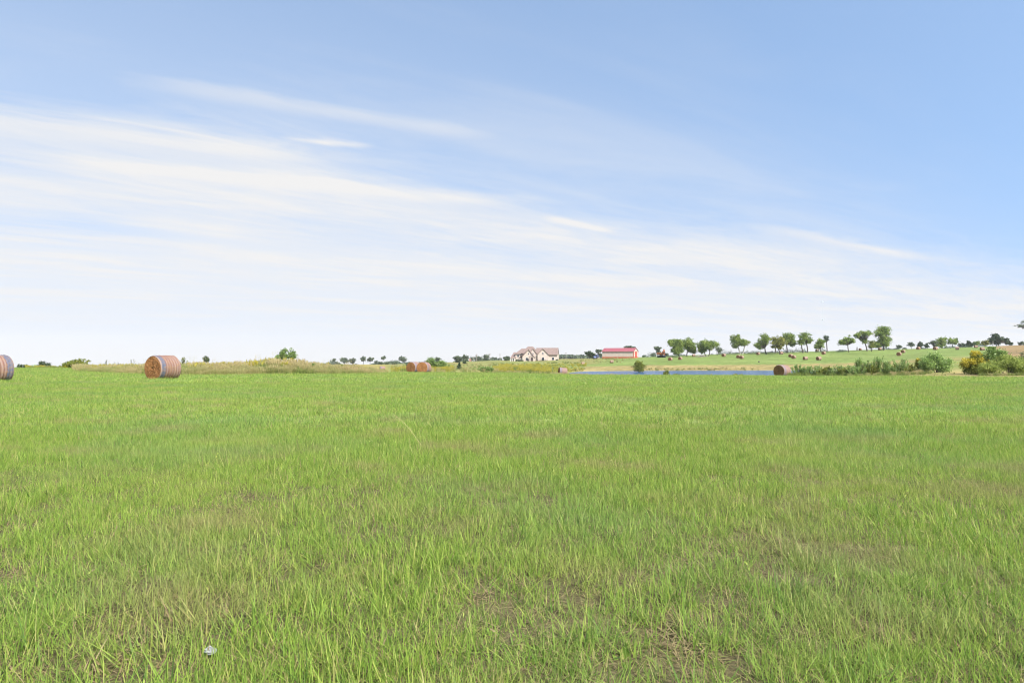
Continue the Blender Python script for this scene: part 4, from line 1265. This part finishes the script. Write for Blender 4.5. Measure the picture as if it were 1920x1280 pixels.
build_house()
tag(shrub('foundation_hedge', 1016, 400.5, [(1004, 1018, 674.6, 677.5), (1012, 1029, 674.6, 677.5)], 'low dark hedge along the front of the house', LEAF_DARK, 601, leaf=.3, cat='hedge'))
shrub('shrub', 1044, 399, [(1042, 1047, 673, 677)], 'small dark ball bush at the right corner of the house', LEAF_DARK, 602, leaf=.3)


# ------------------------------------------------------------------ barn
def metal(name, col, freq=22.0):
    m, nt, nd, lk = new_mat(name)
    out = nd.new('ShaderNodeOutputMaterial'); b = nd.new('ShaderNodeBsdfPrincipled')
    tc = nd.new('ShaderNodeTexCoord'); wv = nd.new('ShaderNodeTexWave'); wv.inputs['Scale'].default_value = freq / 6.28; wv.bands_direction = 'X'
    lk.new(tc.outputs['Object'], wv.inputs['Vector'])
    nz = nd.new('ShaderNodeTexNoise'); nz.inputs['Scale'].default_value = .8; lk.new(tc.outputs['Object'], nz.inputs['Vector'])
    r = ramp(nd, [(.3, tuple(c * .86 for c in col)), (.7, col)]); lk.new(nz.outputs['Fac'], r.inputs['Fac'])
    lk.new(r.outputs['Color'], b.inputs['Base Color']); b.inputs['Roughness'].default_value = .45
    bp = nd.new('ShaderNodeBump'); bp.inputs['Strength'].default_value = .25; bp.inputs['Distance'].default_value = .03
    lk.new(wv.outputs['Fac'], bp.inputs['Height']); lk.new(bp.outputs['Normal'], b.inputs['Normal'])
    lk.new(b.outputs['BSDF'], out.inputs['Surface'])
    return m


def build_barn():
    Y = 366.0; u = Y / F
    CREAM = metal('cream_siding', (.54, .42, .35)); RED = metal('red_roofing', (.29, .075, .085)); REDT = plain('red_trim', (.40, .06, .04), .5, .15)
    RUST = plain('rusty_skirting', (.40, .13, .06), .8, .25)
    phi = R(26)
    zb = zat(670.2, Y)
    o = empty('barn', ((1188 - 960) * u, Y, zb)); o.rotation_euler = (0, 0, -phi)
    tag(o, 'long cream metal barn with a red roof and red end door', 'barn')
    # local: x to the right along the long front wall (front-right corner at origin), y back along the end wall
    L, W, H, A = 17.6, 8.8, 3.3, 5.1
    b = MB(); b.prism([(0, .45), (W, .45), (W, H), (W / 2, A), (0, H)], 0, -L, 0); b.build('wall', CREAM, o)
    s = MB(); s.box((-L / 2, W / 2, -.05), (L + .06, W + .06, 1.0)); s.build('skirting', RUST, o)
    for k in (0, 1):
        r = MB(); y0, y1 = (-.35, W / 2) if k == 0 else (W / 2, W + .35)
        sl = (A - H) / (W / 2)
        if k == 0: prof = [(y0, H - .35 * sl + .03), (y0, H - .35 * sl + .16), (y1, A + .16), (y1, A + .03)]
        else: prof = [(y0, A + .03), (y0, A + .16), (y1, H - .35 * sl + .16), (y1, H - .35 * sl + .03)]
        r.prism(prof, 0, -L - .3, .3); r.build('roof', RED, o)
    for yy in (.1, W - .1):
        t = MB(); t.box((.03, yy, 1.85), (.07, .2, 2.8)); t.build('corner_trim', REDT, o)
    t = MB(); t.box((-.1, -.03, 1.85), (.2, .07, 2.8)); t.build('corner_trim', REDT, o)
    for yy in (W / 2 - .95, W / 2 + .95):
        d = MB(); d.box((.06, yy, 1.6), (.08, 1.86, 3.1)); dd = d.build('door', REDT, o)
        h = MB(); h.box((.12, yy + (.7 if yy < W / 2 else -.7), 1.5), (.05, .06, .3)); h.build('handle', TRIM, dd)
    rl = MB(); rl.box((.08, W / 2, 3.22), (.12, 5.4, .1)); rl.build('door_rail', REDT, o)


build_barn()

# ------------------------------------------------------------------ machines
ORANGE = plain('orange_paint', (.46, .15, .055), .45, .2, 1.5)
BLUE = plain('blue_paint', (.15, .19, .36), .45, .2, 1.5)
BLACK = plain('black_rubber', (.02, .02, .022), .85, .3)
STEEL = plain('grey_steel', (.25, .25, .26), .5, .2, metallic=.4)
WOOD = plain('weathered_pole', (.26, .23, .20), .9, .25, 2)


def build_excavator():
    Y = 360.0; u = Y / F
    x = (1240 - 960) * u; z = g1(x, Y)
    o = empty('excavator', (x, Y, z), R(25)); tag(o, 'orange tracked excavator parked on the crest right of the barn', 'excavator')
    o.scale = (1.05,) * 3
    for s in (-1, 1):
        t = MB()
        prof = [(-1.7, .35), (-1.45, .05), (1.45, .05), (1.7, .35), (1.7, .6), (1.45, .85), (-1.45, .85), (-1.7, .6)]
        t.prism(prof, 1, s * 1.15 - .28, s * 1.15 + .28); t.build('track', BLACK, o)
    b = MB(); b.box((0, 0, .95), (1.2, 1.7, .3)); b.tube([(0, 0, .9), (0, 0, 1.2)], [.7, .7], 14); b.build('undercarriage', STEEL, o)
    b = MB()
    b.prism([(-2.0, 1.2), (1.5, 1.2), (1.5, 1.7), (.1, 1.75), (.1, 2.3), (-1.8, 2.35), (-2.1, 1.9)], 1, -1.25, 1.25); b.build('body', ORANGE, o)
    c = MB(); c.prism([(.15, 1.75), (1.45, 1.75), (1.3, 3.0), (.25, 3.05)], 1, -1.2, -.25); cab = c.build('cab', ORANGE, o)
    w = MB(); w.prism([(.3, 2.1), (1.25, 2.1), (1.15, 2.85), (.38, 2.88)], 1, -1.23, -1.15); w.build('window', GLASS, cab)
    w = MB(); w.prism([(-1.1, 2.05), (-.35, 2.05), (-.35, 2.85), (-1.1, 2.85)], 0, 1.32, 1.42); w.build('window', GLASS, cab)
    e = MB(); e.tube([(-1.4, .6, 2.3), (-1.4, .6, 2.95)], [.08, .07], 8); e.build('exhaust', BLACK, o)
    bm = MB(); bm.prism([(.8, 1.7), (1.3, 1.6), (2.1, 3.4), (1.9, 4.1), (1.55, 4.1), (1.5, 3.5)], 1, .05, .4); bm.build('boom', ORANGE, o)
    a = MB(); a.prism([(1.5, 4.0), (1.95, 4.25), (2.7, 2.0), (2.45, 1.9)], 1, .1, .36); a.build('dipper_arm', BLACK, o)
    k = MB(); k.prism([(2.3, 2.0), (2.8, 1.9), (2.9, 1.3), (2.4, .95), (2.05, 1.2), (2.15, 1.6)], 1, -.25, .7); k.build('bucket', BLACK, o)


def wheel(parent, x, y, r, w):
    t = MB(); n = 20
    prof = [(r * .62, -w / 2), (r * .93, -w / 2), (r, -w * .3), (r, w * .3), (r * .93, w / 2), (r * .62, w / 2)]
    for i in range(n):
        a0, a1 = 2 * math.pi * i / n, 2 * math.pi * (i + 1) / n
        for j in range(len(prof)):
            k = (j + 1) % len(prof)
            f = lambda a, p: (x + p[0] * math.cos(a), y + p[1], r + p[0] * math.sin(a))
            t.face([f(a0, prof[j]), f(a1, prof[j]), f(a1, prof[k]), f(a0, prof[k])])
    wh = t.build('wheel', BLACK, parent)
    q = MB(); q.tube([(x, y - w * .35, r), (x, y + w * .35, r)], [r * .62, r * .62], 16); q.build('rim', STEEL, wh)


def build_tractor():
    Y = 372.0; u = Y / F
    x = (1117.5 - 960) * u; z = g1(x, Y)
    o = empty('farm_tractor', (x, Y, z), R(215)); tag(o, 'small blue farm tractor parked left of the barn', 'tractor')
    h = MB(); h.prism([(.1, .75), (1.75, .75), (1.8, 1.3), (1.5, 1.5), (.1, 1.55)], 1, -.38, .38); h.build('hood', BLUE, o)
    ch = MB(); ch.box((0, 0, .68), (2.4, .5, .25)); ch.build('chassis', BLACK, o)
    c = MB(); c.prism([(-1.1, 1.0), (.1, 1.0), (.0, 2.3), (-1.0, 2.3)], 1, -.62, .62); cb = c.build('cab', GLASS, o)
    r = MB(); r.prism([(-1.2, 2.32), (.15, 2.32), (.1, 2.5), (-1.1, 2.5)], 1, -.72, .72); r.build('cab_roof', BLUE, o)
    for s in (-1, 1):
        f = MB(); f.prism([(-1.35, 1.25), (-.3, 1.4), (-.15, 1.0), (-.2, 1.45), (-.55, 1.66), (-1.1, 1.62), (-1.4, 1.3)], 1, s * .82 - .2, s * .82 + .2); f.build('fender', BLUE, o)
        wheel(o, -.75, s * .85, .72, .4); wheel(o, 1.35, s * .68, .42, .28)
    e = MB(); e.tube([(.9, .25, 1.5), (.9, .25, 2.2)], [.05, .05], 8); e.build('exhaust', BLACK, o)


build_excavator(); build_tractor()


def utility_pole(px, Y, top_py, label, arm=True):
    x = (px - 960) / F * Y; z = g1(x, Y); H = zat(top_py, Y) - z
    o = empty('utility_pole', (x, Y, z)); tag(o, label, 'utility pole', 'utility poles on the far meadow')
    p = MB(); p.tube([(0, 0, -.5), (0, 0, H)], [.26, .18], 8); p.build('pole', WOOD, o)
    if arm:
        a = MB(); a.box((0, -.2, H - .7), (2.4, .14, .18)); ar = a.build('crossarm', WOOD, o)
        for k in (-1.05, -.4, .4, 1.05):
            i = MB(); i.tube([(k, -.2, H - .6), (k, -.2, H - .3)], [.07, .05], 6); i.build('insulator', STEEL, ar)


utility_pole(888.3, 560, 667.5, 'pale utility pole just right of the pink shed')
utility_pole(893.6, 540, 663.5, 'pale utility pole in front of the broad hazy tree')
utility_pole(918.6, 560, 662.5, 'utility pole right of the tall hazy tree')
utility_pole(937.5, 640, 663.0, 'faint utility pole left of the house tree')
utility_pole(1061, 700, 660.5, 'thin utility pole on the skyline right of the house')


def build_small_things():
    # small pink shed far out
    Y = 600.0; x = (881.5 - 960) / F * Y; z = g1(x, Y); u = Y / F
    o = empty('shed', (x, Y, z)); tag(o, 'tiny narrow pinkish shed between distant trees', 'shed')
    PK = plain('pink_siding', (.55, .30, .22), .8, .12)
    h = zat(671.5, Y) - z
    w = MB(); w.prism([(-.8, -.5), (.8, -.5), (.8, h * .7), (0, h), (-.8, h * .7)], 1, 0, 3); w.build('wall', PK, o)
    r = MB()
    r.prism([(0, h + .02), (0, h + .16), (-1.0, h * .63 + .14), (-1.0, h * .63)], 1, -.2, 3.2)
    r.prism([(0, h + .02), (1.0, h * .63), (1.0, h * .63 + .14), (0, h + .16)], 1, -.2, 3.2); r.build('roof', ROOF, o)
    d = MB(); d.box((0, -.03, .9), (.7, .05, 1.8)); d.build('door', DARKWOOD, o)
    # broadcast mast
    Y = 700.0; x = (1543 - 960) / F * Y; z = g1(x, Y); H = zat(563, Y) - z
    o = empty('radio_mast', (x, Y, z)); tag(o, 'very thin grey radio mast rising faintly behind the hilltop trees', 'radio mast')
    GREYP = plain('grey_mast_paint', (.62, .65, .7), .6, .1)
    m = MB()
    for k in range(3):
        a = 2 * math.pi * k / 3
        m.tube([(.2 * math.cos(a), .2 * math.sin(a), -2), (.2 * math.cos(a), .2 * math.sin(a), H)], [.008, .008], 4)
    n = int(H / 3)
    for i in range(n):
        for k in range(3):
            a, b = 2 * math.pi * k / 3, 2 * math.pi * (k + 1) / 3
            m.tube([(.2 * math.cos(a), .2 * math.sin(a), i * 3), (.2 * math.cos(b), .2 * math.sin(b), i * 3 + 3)], [.005, .005], 3)
    m.build('lattice', GREYP, o)
    for py in (566, 599):
        l = MB(); zz = zat(py, Y) - z
        l.tube([(0, 0, zz - .6), (0, 0, zz - .4), (0, 0, zz + .4), (0, 0, zz + .6)], [.4, .8, .8, .4], 8); l.build('antenna_drum', GREYP, o)
    for k in range(3):
        a = 2 * math.pi * k / 3 + .4
        gq = MB(); gx, gy = 40 * math.cos(a), 40 * math.sin(a)
        gq.tube([(gx, gy, g1(x + gx, Y + gy) - z), (0, 0, H * .8)], [.006, .006], 3); gq.build('guy_wire', GREYP, o)
    # white stones and block in the meadow
    ST = plain('white_stone', (.75, .73, .68), .9, .15, 6, .4)
    def stone(px, py, r, label, sq=.6):
        Yy = hit(px, py, 60); g = np.random.default_rng(int(px)); xx = (px - 960) / F * Yy
        mb = MB(); n, k = 10, 6; rows = []
        for j in range(k + 1):
            t = math.pi * j / k; row = []
            for i in range(n):
                a = 2 * math.pi * i / n; q = r * g.uniform(.85, 1.15)
                row.append((q * math.sin(t) * math.cos(a), q * math.sin(t) * math.sin(a) * .8, q * math.cos(t) * sq))
            rows.append(row)
        mb.v = [p for rw in rows for p in rw]
        for j in range(k):
            for i in range(n):
                i2 = (i + 1) % n; mb.f.append((j * n + i, (j + 1) * n + i, (j + 1) * n + i2, j * n + i2)); mb.t.append(.5)
        o = mb.build('white_rock', ST, None, True); o.location = (xx, Yy, g1(xx, Yy) + r * sq * .55)
        tag(o, label, 'rock', 'white rocks at the field edge')
    stone(1004, 697.2, .36, 'larger white rock at the edge of the goldenrod')
    stone(1009.3, 696.8, .26, 'smaller white rock just right of the larger one')
    # white trough
    Yy = hit(821.5, 694, 60); xx = (821.5 - 960) / F * Yy
    o = empty('feed_trough', (xx, Yy, g1(xx, Yy))); tag(o, 'low white feed trough right of the hay bale pair', 'trough')
    WP = plain('white_enamel', (.8, .79, .75), .5, .08)
    t = MB()
    t.box((0, -.27, .21), (.74, .05, .34)); t.box((0, .27, .21), (.74, .05, .34)); t.box((-.35, 0, .21), (.04, .48, .34)); t.box((.35, 0, .21), (.04, .48, .34)); t.box((0, 0, .08), (.65, .48, .05))
    t.build('tub', WP, o)
    for sx in (-.3, .3):
        for sy in (-.2, .2):
            l = MB(); l.box((sx, sy, .0), (.05, .05, .1)); l.build('leg', STEEL, o)
    # fence post at right
    Yy = 330.0; xx = (1862 - 960) / F * Yy; zz = g1(xx, Yy)
    p = MB(); hh = zat(640, Yy) - zz
    p.tube([(0, 0, -.3), (0, 0, hh), (0, 0, hh + .05)], [.15, .13, .06], 8)
    o = p.build('fence_post', BARK_PALE); o.location = (xx, Yy, zz); tag(o, 'pale upright post in front of the large dark tree', 'post')
    # dark stump on the slope
    Yy = hit(1423, 679, 120); xx = (1423 - 960) / F * Yy
    p = MB(); p.tube([(0, 0, -.1), (0, 0, .1), (0, 0, .4), (.05, 0, .46)], [.42, .33, .28, .2], 9)
    o = p.build('tree_stump', BARK); o.location = (xx, Yy, g1(xx, Yy)); tag(o, 'single dark stump low on the mown slope above the bank', 'stump')
    # dark standing stump right of the gap-crowned tree
    Yy = 380.0; xx = (1607 - 960) / F * Yy; zz = g1(xx, Yy); hh = zat(650.3, Yy) - zz
    p = MB(); p.tube([(0, 0, -.2), (0, 0, hh * .7), (.1, 0, hh)], [.3, .26, .14], 8)
    o = p.build('dead_trunk', BARK); o.location = (xx, Yy, zz); tag(o, 'short dead trunk on the crest right of the gap-crowned tree', 'dead tree')
    # brush pile under the broad tree
    Yy = hit(1316, 668.8, 200); xx = (1316 - 960) / F * Yy; zz = g1(xx, Yy); g = np.random.default_rng(3)
    p = MB()
    for k in range(70):
        a = g.uniform(0, 6.28); c = np.array([g.uniform(-2.6, 2.6), g.uniform(-1, 1), 0]); c[2] = g.uniform(0, 1.0) * (1 - abs(c[0]) / 3)
        d = np.array([math.cos(a), math.sin(a) * .5, g.uniform(-.1, .5)]) * g.uniform(.5, 1.1)
        p.tube([c - d, c + g.normal(0, .06, 3), c + d], [.07, .06, .03], 4)
    o = p.build('brush_pile', plain('grey_brush', (.30, .25, .23), .9, .3)); o.location = (xx, Yy, zz); tag(o, 'grey pile of cut branches below the broad two-trunked tree', 'brush pile')

    # foreground: dry stalk, straw tuft, pale scrap, green weed
    g = np.random.default_rng(9)
    STRAW = plain('straw_stalk', (.50, .41, .20), .8, .2, 20)
    Y0 = CAMZ / ((838 - 672) / F); xx = (793 - 960) / F * Y0
    o = empty('seed_stalk', (xx, Y0, g1(xx, Y0))); tag(o, 'single tall dry grass stalk leaning left in mid field', 'grass stalk')
    tip = ((737 - 793) / F * Y0, .1, (838 - 783) / F * Y0)
    s = MB(); pts = [np.array(tip) * t + np.array([0, 0, .09 * math.sin(t * 2.6)]) for t in np.linspace(0, 1, 7)]
    s.tube(pts, [.0028, .0028, .0026, .0024, .0022, .002, .0015], 5); s.build('stalk', STRAW, o)
    hd = MB(); d = (pts[-1] - pts[-3]); d = d / np.linalg.norm(d)
    for k in range(16):
        c = pts[-1] - d * k * .006; e = g.normal(0, 1, 3); e /= np.linalg.norm(e)
        hd.face([c - e * .005, c + d * .012, c + e * .005, c - d * .008], .5)
    hd.build('seed_head', STRAW, o)
    V, Fc, T = blade_clump(46, .10, .12, .34, .005, g, 4, .35, 1.0, wind=(0, 0))
    me = bpy.data.meshes.new('straw_tuft'); me.from_pydata([tuple(v) for v in V], [], Fc)
    me.attributes.new('tint', 'FLOAT', 'FACE').data.foreach_set('value', np.array(T, np.float32) * .6); me.materials.append(DRYGRASS); me.update()
    o = bpy.data.objects.new('straw_tuft', me); C.objects.link(o); xx = (799 - 960) / F * Y0 * .985; o.location = (xx, Y0 * .985, g1(xx, Y0 * .985)); o.scale = (1.2,) * 3
    tag(o, 'bleached straw tuft at the foot of the leaning dry stalk', 'grass tuft')
    # pale crumpled scrap
    Yy = CAMZ / ((1226 - 672) / F); xx = (400 - 960) / F * Yy
    sc = MB(); n, k = 11, 6; rows = []
    for j in range(k + 1):
        t = j / k; row = []
        for i in range(n):
            a = 2 * math.pi * i / n
            q = math.sin(t * math.pi * .55) * g.uniform(.62, 1.2)
            row.append((.040 * q * math.cos(a), .030 * q * math.sin(a), .022 * math.cos(t * math.pi * .55) + g.normal(0, .005)))
        rows.append(row)
    sc.v = [p for rw in rows for p in rw]
    for j in range(k):
        for i in range(n):
            i2 = (i + 1) % n; sc.f.append((j * n + i, (j + 1) * n + i, (j + 1) * n + i2, j * n + i2)); sc.t.append(.5)
    o = sc.build('paper_scrap', plain('crumpled_white', (.23, .24, .225), .7, .4, 70, .6), None)
    o.location = (xx, Yy, g1(xx, Yy) + .035); o.scale = (.78,) * 3; o.rotation_euler = (.35, .1, .3); tag(o, 'small crumpled whitish scrap lying in the foreground grass', 'litter')
    # weed with yellow green head
    Yy = CAMZ / ((1180 - 672) / F); xx = (507 - 960) / F * Yy
    o = empty('seedhead_weed', (xx, Yy, g1(xx, Yy))); tag(o, 'green foreground weed stem topped by a pale yellow-green seed head', 'weed')
    tip = np.array([(487 - 507) / F * Yy, .02, (1176 - 1101) / F * Yy + .06])
    s = MB(); s.tube([tip * 0, tip * .5 + np.array([-.006, 0, .01]), tip], [.004, .0035, .003], 6, .4); s.build('stem', WEED, o)
    hd = MB()
    for k in range(26):
        d = g.normal(0, 1, 3); d[2] = abs(d[2]) * .6; d /= np.linalg.norm(d); e = np.cross(d, [0, 0, 1.0]); e /= np.linalg.norm(e)
        hd.face([tip, tip + d * .012 + e * .003, tip + d * .024, tip + d * .012 - e * .003], g.uniform(.6, 1))
    hd.build('seed_head', LEAF_LIME, o)
    # pole-thin tower far left of the house is left to the mast group


build_small_things()


# ------------------------------------------------------------------ light and sky
SUN = Vector((.52, -.62, .83)).normalized()
sun_el = math.asin(SUN.z)
sun_az = math.atan2(SUN.x, SUN.y)
ld = bpy.data.lights.new('sun', 'SUN'); ld.energy = 4.7; ld.angle = R(.6); ld.color = (1, .955, .88)
lo = bpy.data.objects.new('sun', ld); C.objects.link(lo)
lo.rotation_euler = SUN.to_track_quat('Z', 'Y').to_euler()
lo.location = (60, -80, 120)

world = bpy.data.worlds.new("World"); bpy.context.scene.world = world
world.use_nodes = True
nt = world.node_tree; nd, lk = nt.nodes, nt.links
nd.clear()
wo = nd.new('ShaderNodeOutputWorld'); bg = nd.new('ShaderNodeBackground')
sky = nd.new('ShaderNodeTexSky'); sky.sky_type = 'NISHITA'; sky.sun_disc = False
sky.sun_elevation = sun_el; sky.sun_rotation = sun_az; sky.altitude = 350; sky.air_density = 1.0; sky.dust_density = .6; sky.ozone_density = 1.2
BGS = .12
bg.inputs['Strength'].default_value = BGS


def M_(op, a, b=None, c=None):
    n = nd.new('ShaderNodeMath'); n.operation = op
    for i, v in enumerate((a, b, c)):
        if v is None: continue
        if isinstance(v, (int, float)): n.inputs[i].default_value = v
        else: lk.new(v, n.inputs[i])
    return n.outputs[0]


def SS(x, lo_, hi_, to0=0.0, to1=1.0):
    n = nd.new('ShaderNodeMapRange'); n.interpolation_type = 'SMOOTHSTEP'
    lk.new(x, n.inputs['Value'])
    for k, v in (('From Min', lo_), ('From Max', hi_), ('To Min', to0), ('To Max', to1)): n.inputs[k].default_value = v
    return n.outputs['Result']


tc = nd.new('ShaderNodeTexCoord'); sx = nd.new('ShaderNodeSeparateXYZ'); lk.new(tc.outputs['Generated'], sx.inputs[0])
dx, dy, dz = sx.outputs
cv = nd.new('ShaderNodeCombineXYZ'); lk.new(dx, cv.inputs[0]); lk.new(dy, cv.inputs[1])
lk.new(M_('MULTIPLY_ADD', M_('MAXIMUM', dz, 0.0), .78, .34), cv.inputs[2])
vn = nd.new('ShaderNodeVectorMath'); vn.operation = 'NORMALIZE'; lk.new(cv.outputs[0], vn.inputs[0]); lk.new(vn.outputs[0], sky.inputs['Vector'])
zc = M_('ADD', M_('MAXIMUM', dz, 0.0), .04)
qx, qy = M_('DIVIDE', dx, zc), M_('DIVIDE', dy, zc)
e0, e1 = .835, .55
S_ = M_('ADD', M_('MULTIPLY', qx, e0), M_('MULTIPLY', qy, e1))
T_ = M_('SUBTRACT', M_('MULTIPLY', qy, e0), M_('MULTIPLY', qx, e1))


def noise(sc_s, sc_t, detail=6, rough=.55, off=0.0, dist=0.0):
    cx = nd.new('ShaderNodeCombineXYZ')
    lk.new(M_('ADD', M_('MULTIPLY', S_, sc_s), off), cx.inputs[0]); lk.new(M_('MULTIPLY', T_, sc_t), cx.inputs[1])
    n = nd.new('ShaderNodeTexNoise'); n.inputs['Scale'].default_value = 1; n.inputs['Detail'].default_value = detail; n.inputs['Roughness'].default_value = rough
    n.inputs['Distortion'].default_value = dist
    lk.new(cx.outputs[0], n.inputs['Vector'])
    return n.outputs['Fac']


n_big = noise(.35, .9, 4, .5, 3.1)
n_str = noise(.42, 1.5, 8, .58, 7.7, .5)
n_fine = noise(1.3, 4.6, 8, .62, 1.3, .8)
Tw = M_('ADD', M_('ADD', T_, M_('MULTIPLY', M_('SUBTRACT', S_, 1.0), .10)), M_('MULTIPLY', M_('SUBTRACT', n_big, .5), 1.3))
Tw = M_('ADD', Tw, M_('MULTIPLY', M_('SUBTRACT', n_fine, .5), .5))
mass = SS(Tw, 1.5, 4.2)
fib_v = nd.new('ShaderNodeCombineXYZ')
lk.new(M_('ADD', M_('MULTIPLY', S_, 1.5), M_('MULTIPLY', T_, 1.1)), fib_v.inputs[0]); lk.new(M_('SUBTRACT', M_('MULTIPLY', T_, 8.0), M_('MULTIPLY', S_, 1.6)), fib_v.inputs[1])
fib = nd.new('ShaderNodeTexNoise'); fib.inputs['Scale'].default_value = 1; fib.inputs['Detail'].default_value = 9; fib.inputs['Roughness'].default_value = .68; fib.inputs['Distortion'].default_value = 1.1
lk.new(fib_v.outputs[0], fib.inputs['Vector'])
tex = M_('ADD', M_('ADD', M_('MULTIPLY', SS(n_str, .32, .68), .45), M_('MULTIPLY', SS(n_fine, .3, .7), .22)), M_('MULTIPLY', SS(fib.outputs['Fac'], .30, .70), .22))
tex = M_('ADD', M_('MULTIPLY', M_('SUBTRACT', tex, .42), SS(T_, 4.5, 14.0, 1.0, .25)), .42)
dens = M_('MULTIPLY', mass, M_('ADD', .56, M_('MULTIPLY', tex, .62)))
near_h = SS(T_, 2.9, 5.0)
dens = M_('MAXIMUM', dens, M_('MULTIPLY', near_h, M_('ADD', .70, M_('MULTIPLY', tex, .30))))


def wisp(t0, slope, wid, s0, s1, amp, soft=.35):
    d = M_('SUBTRACT', T_, M_('ADD', t0, M_('MULTIPLY', S_, slope)))
    d = M_('ADD', d, M_('MULTIPLY', M_('SUBTRACT', n_fine, .5), wid * 2.2))
    gq = M_('POWER', 2.718, M_('MULTIPLY', M_('MULTIPLY', d, d), -1.0 / (wid * wid)))
    a = M_('MULTIPLY', SS(S_, s0 - soft, s0 + soft * .5), SS(S_, s1 + soft, s1 - soft * .5))
    return M_('MULTIPLY', M_('MULTIPLY', gq, a), amp)


for w in (wisp(2.50, -.14, .09, .3, 1.35, .34), wisp(3.08, -.17, .20, -.5, .8, .42), wisp(2.86, -.17, .03, .86, 1.02, .36, .07), wisp(2.79, -.06, .022, .76, .92, .28, .07),
          wisp(3.5, -.20, .13, .1, 1.9, .38), wisp(3.0, .11, .06, 2.45, 2.9, .35, .15), wisp(2.72, -.02, .1, 3.8, 5.2, .3, .5)):
    dens = M_('ADD', dens, w)
veil = M_('ADD', SS(T_, .4, 3.0, .03, .30), M_('MULTIPLY', SS(n_str, .42, .72), SS(T_, 1.0, 2.6, .03, .22)))
dens = M_('MAXIMUM', dens, veil)
dens = M_('MINIMUM', M_('MAXIMUM', dens, SS(dz, .16, .0, 0.0, .93)), .97)
# a wide blue-grey gap low on the left
gap = M_('MULTIPLY', wisp(4.9, 0, .45, -1.2, .3, .26, .6), 1.0)
dens = M_('MAXIMUM', M_('SUBTRACT', dens, gap), .1)
mixn = nd.new('ShaderNodeMix'); mixn.data_type = 'RGBA'
CLOUD = 3.5
lk.new(dens, mixn.inputs['Factor']); hs = nd.new('ShaderNodeHueSaturation'); hs.inputs['Hue'].default_value = .494; hs.inputs['Saturation'].default_value = 1.03; hs.inputs['Value'].default_value = 1.17
lk.new(sky.outputs['Color'], hs.inputs['Color']); lk.new(hs.outputs['Color'], mixn.inputs['A']); mixn.inputs['B'].default_value = (CLOUD * 1.01, CLOUD * .995, CLOUD * .98, 1)
lk.new(mixn.outputs['Result'], bg.inputs['Color']); lk.new(bg.outputs['Background'], wo.inputs['Surface'])

# thin even air over the whole land
def build_haze():
    m, nt, nd, lk = new_mat('haze_air')
    out = nd.new('ShaderNodeOutputMaterial'); v = nd.new('ShaderNodeVolumePrincipled')
    v.inputs['Color'].default_value = (1.0, 1.0, 1.0, 1); v.inputs['Density'].default_value = .00009; v.inputs['Anisotropy'].default_value = 0.0
    lk.new(v.outputs['Volume'], out.inputs['Volume'])
    mb = MB(); mb.box((0, 0, 12), (4040, 4040, 110))
    o = mb.build('haze', m); tag(o, 'thin pale air that softens the far trees', 'haze', kind='stuff')


build_haze()

cam = bpy.data.cameras.new('camera'); cam.lens = 24; cam.sensor_width = 36; cam.clip_start = .05; cam.clip_end = 20000
co = bpy.data.objects.new('camera', cam); C.objects.link(co)
co.location = (0, 0, CAMZ); co.rotation_euler = (math.pi / 2 + PITCH, 0, 0)
sc = bpy.context.scene
sc.camera = co
sc.view_settings.view_transform = 'Standard'; sc.view_settings.look = 'None'; sc.view_settings.gamma = 1
sc.view_settings.exposure = 1.1
sc.render.engine = 'CYCLES'
sc.cycles.max_bounces = 6; sc.cycles.diffuse_bounces = 3; sc.cycles.transmission_bounces = 3; sc.cycles.transparent_max_bounces = 4
sc.cycles.use_denoising = True; sc.cycles.denoiser = 'OPENIMAGEDENOISE'; sc.cycles.denoising_input_passes = 'RGB_ALBEDO_NORMAL'; sc.cycles.denoising_prefilter = 'ACCURATE'; sc.cycles.filter_width = 1.15
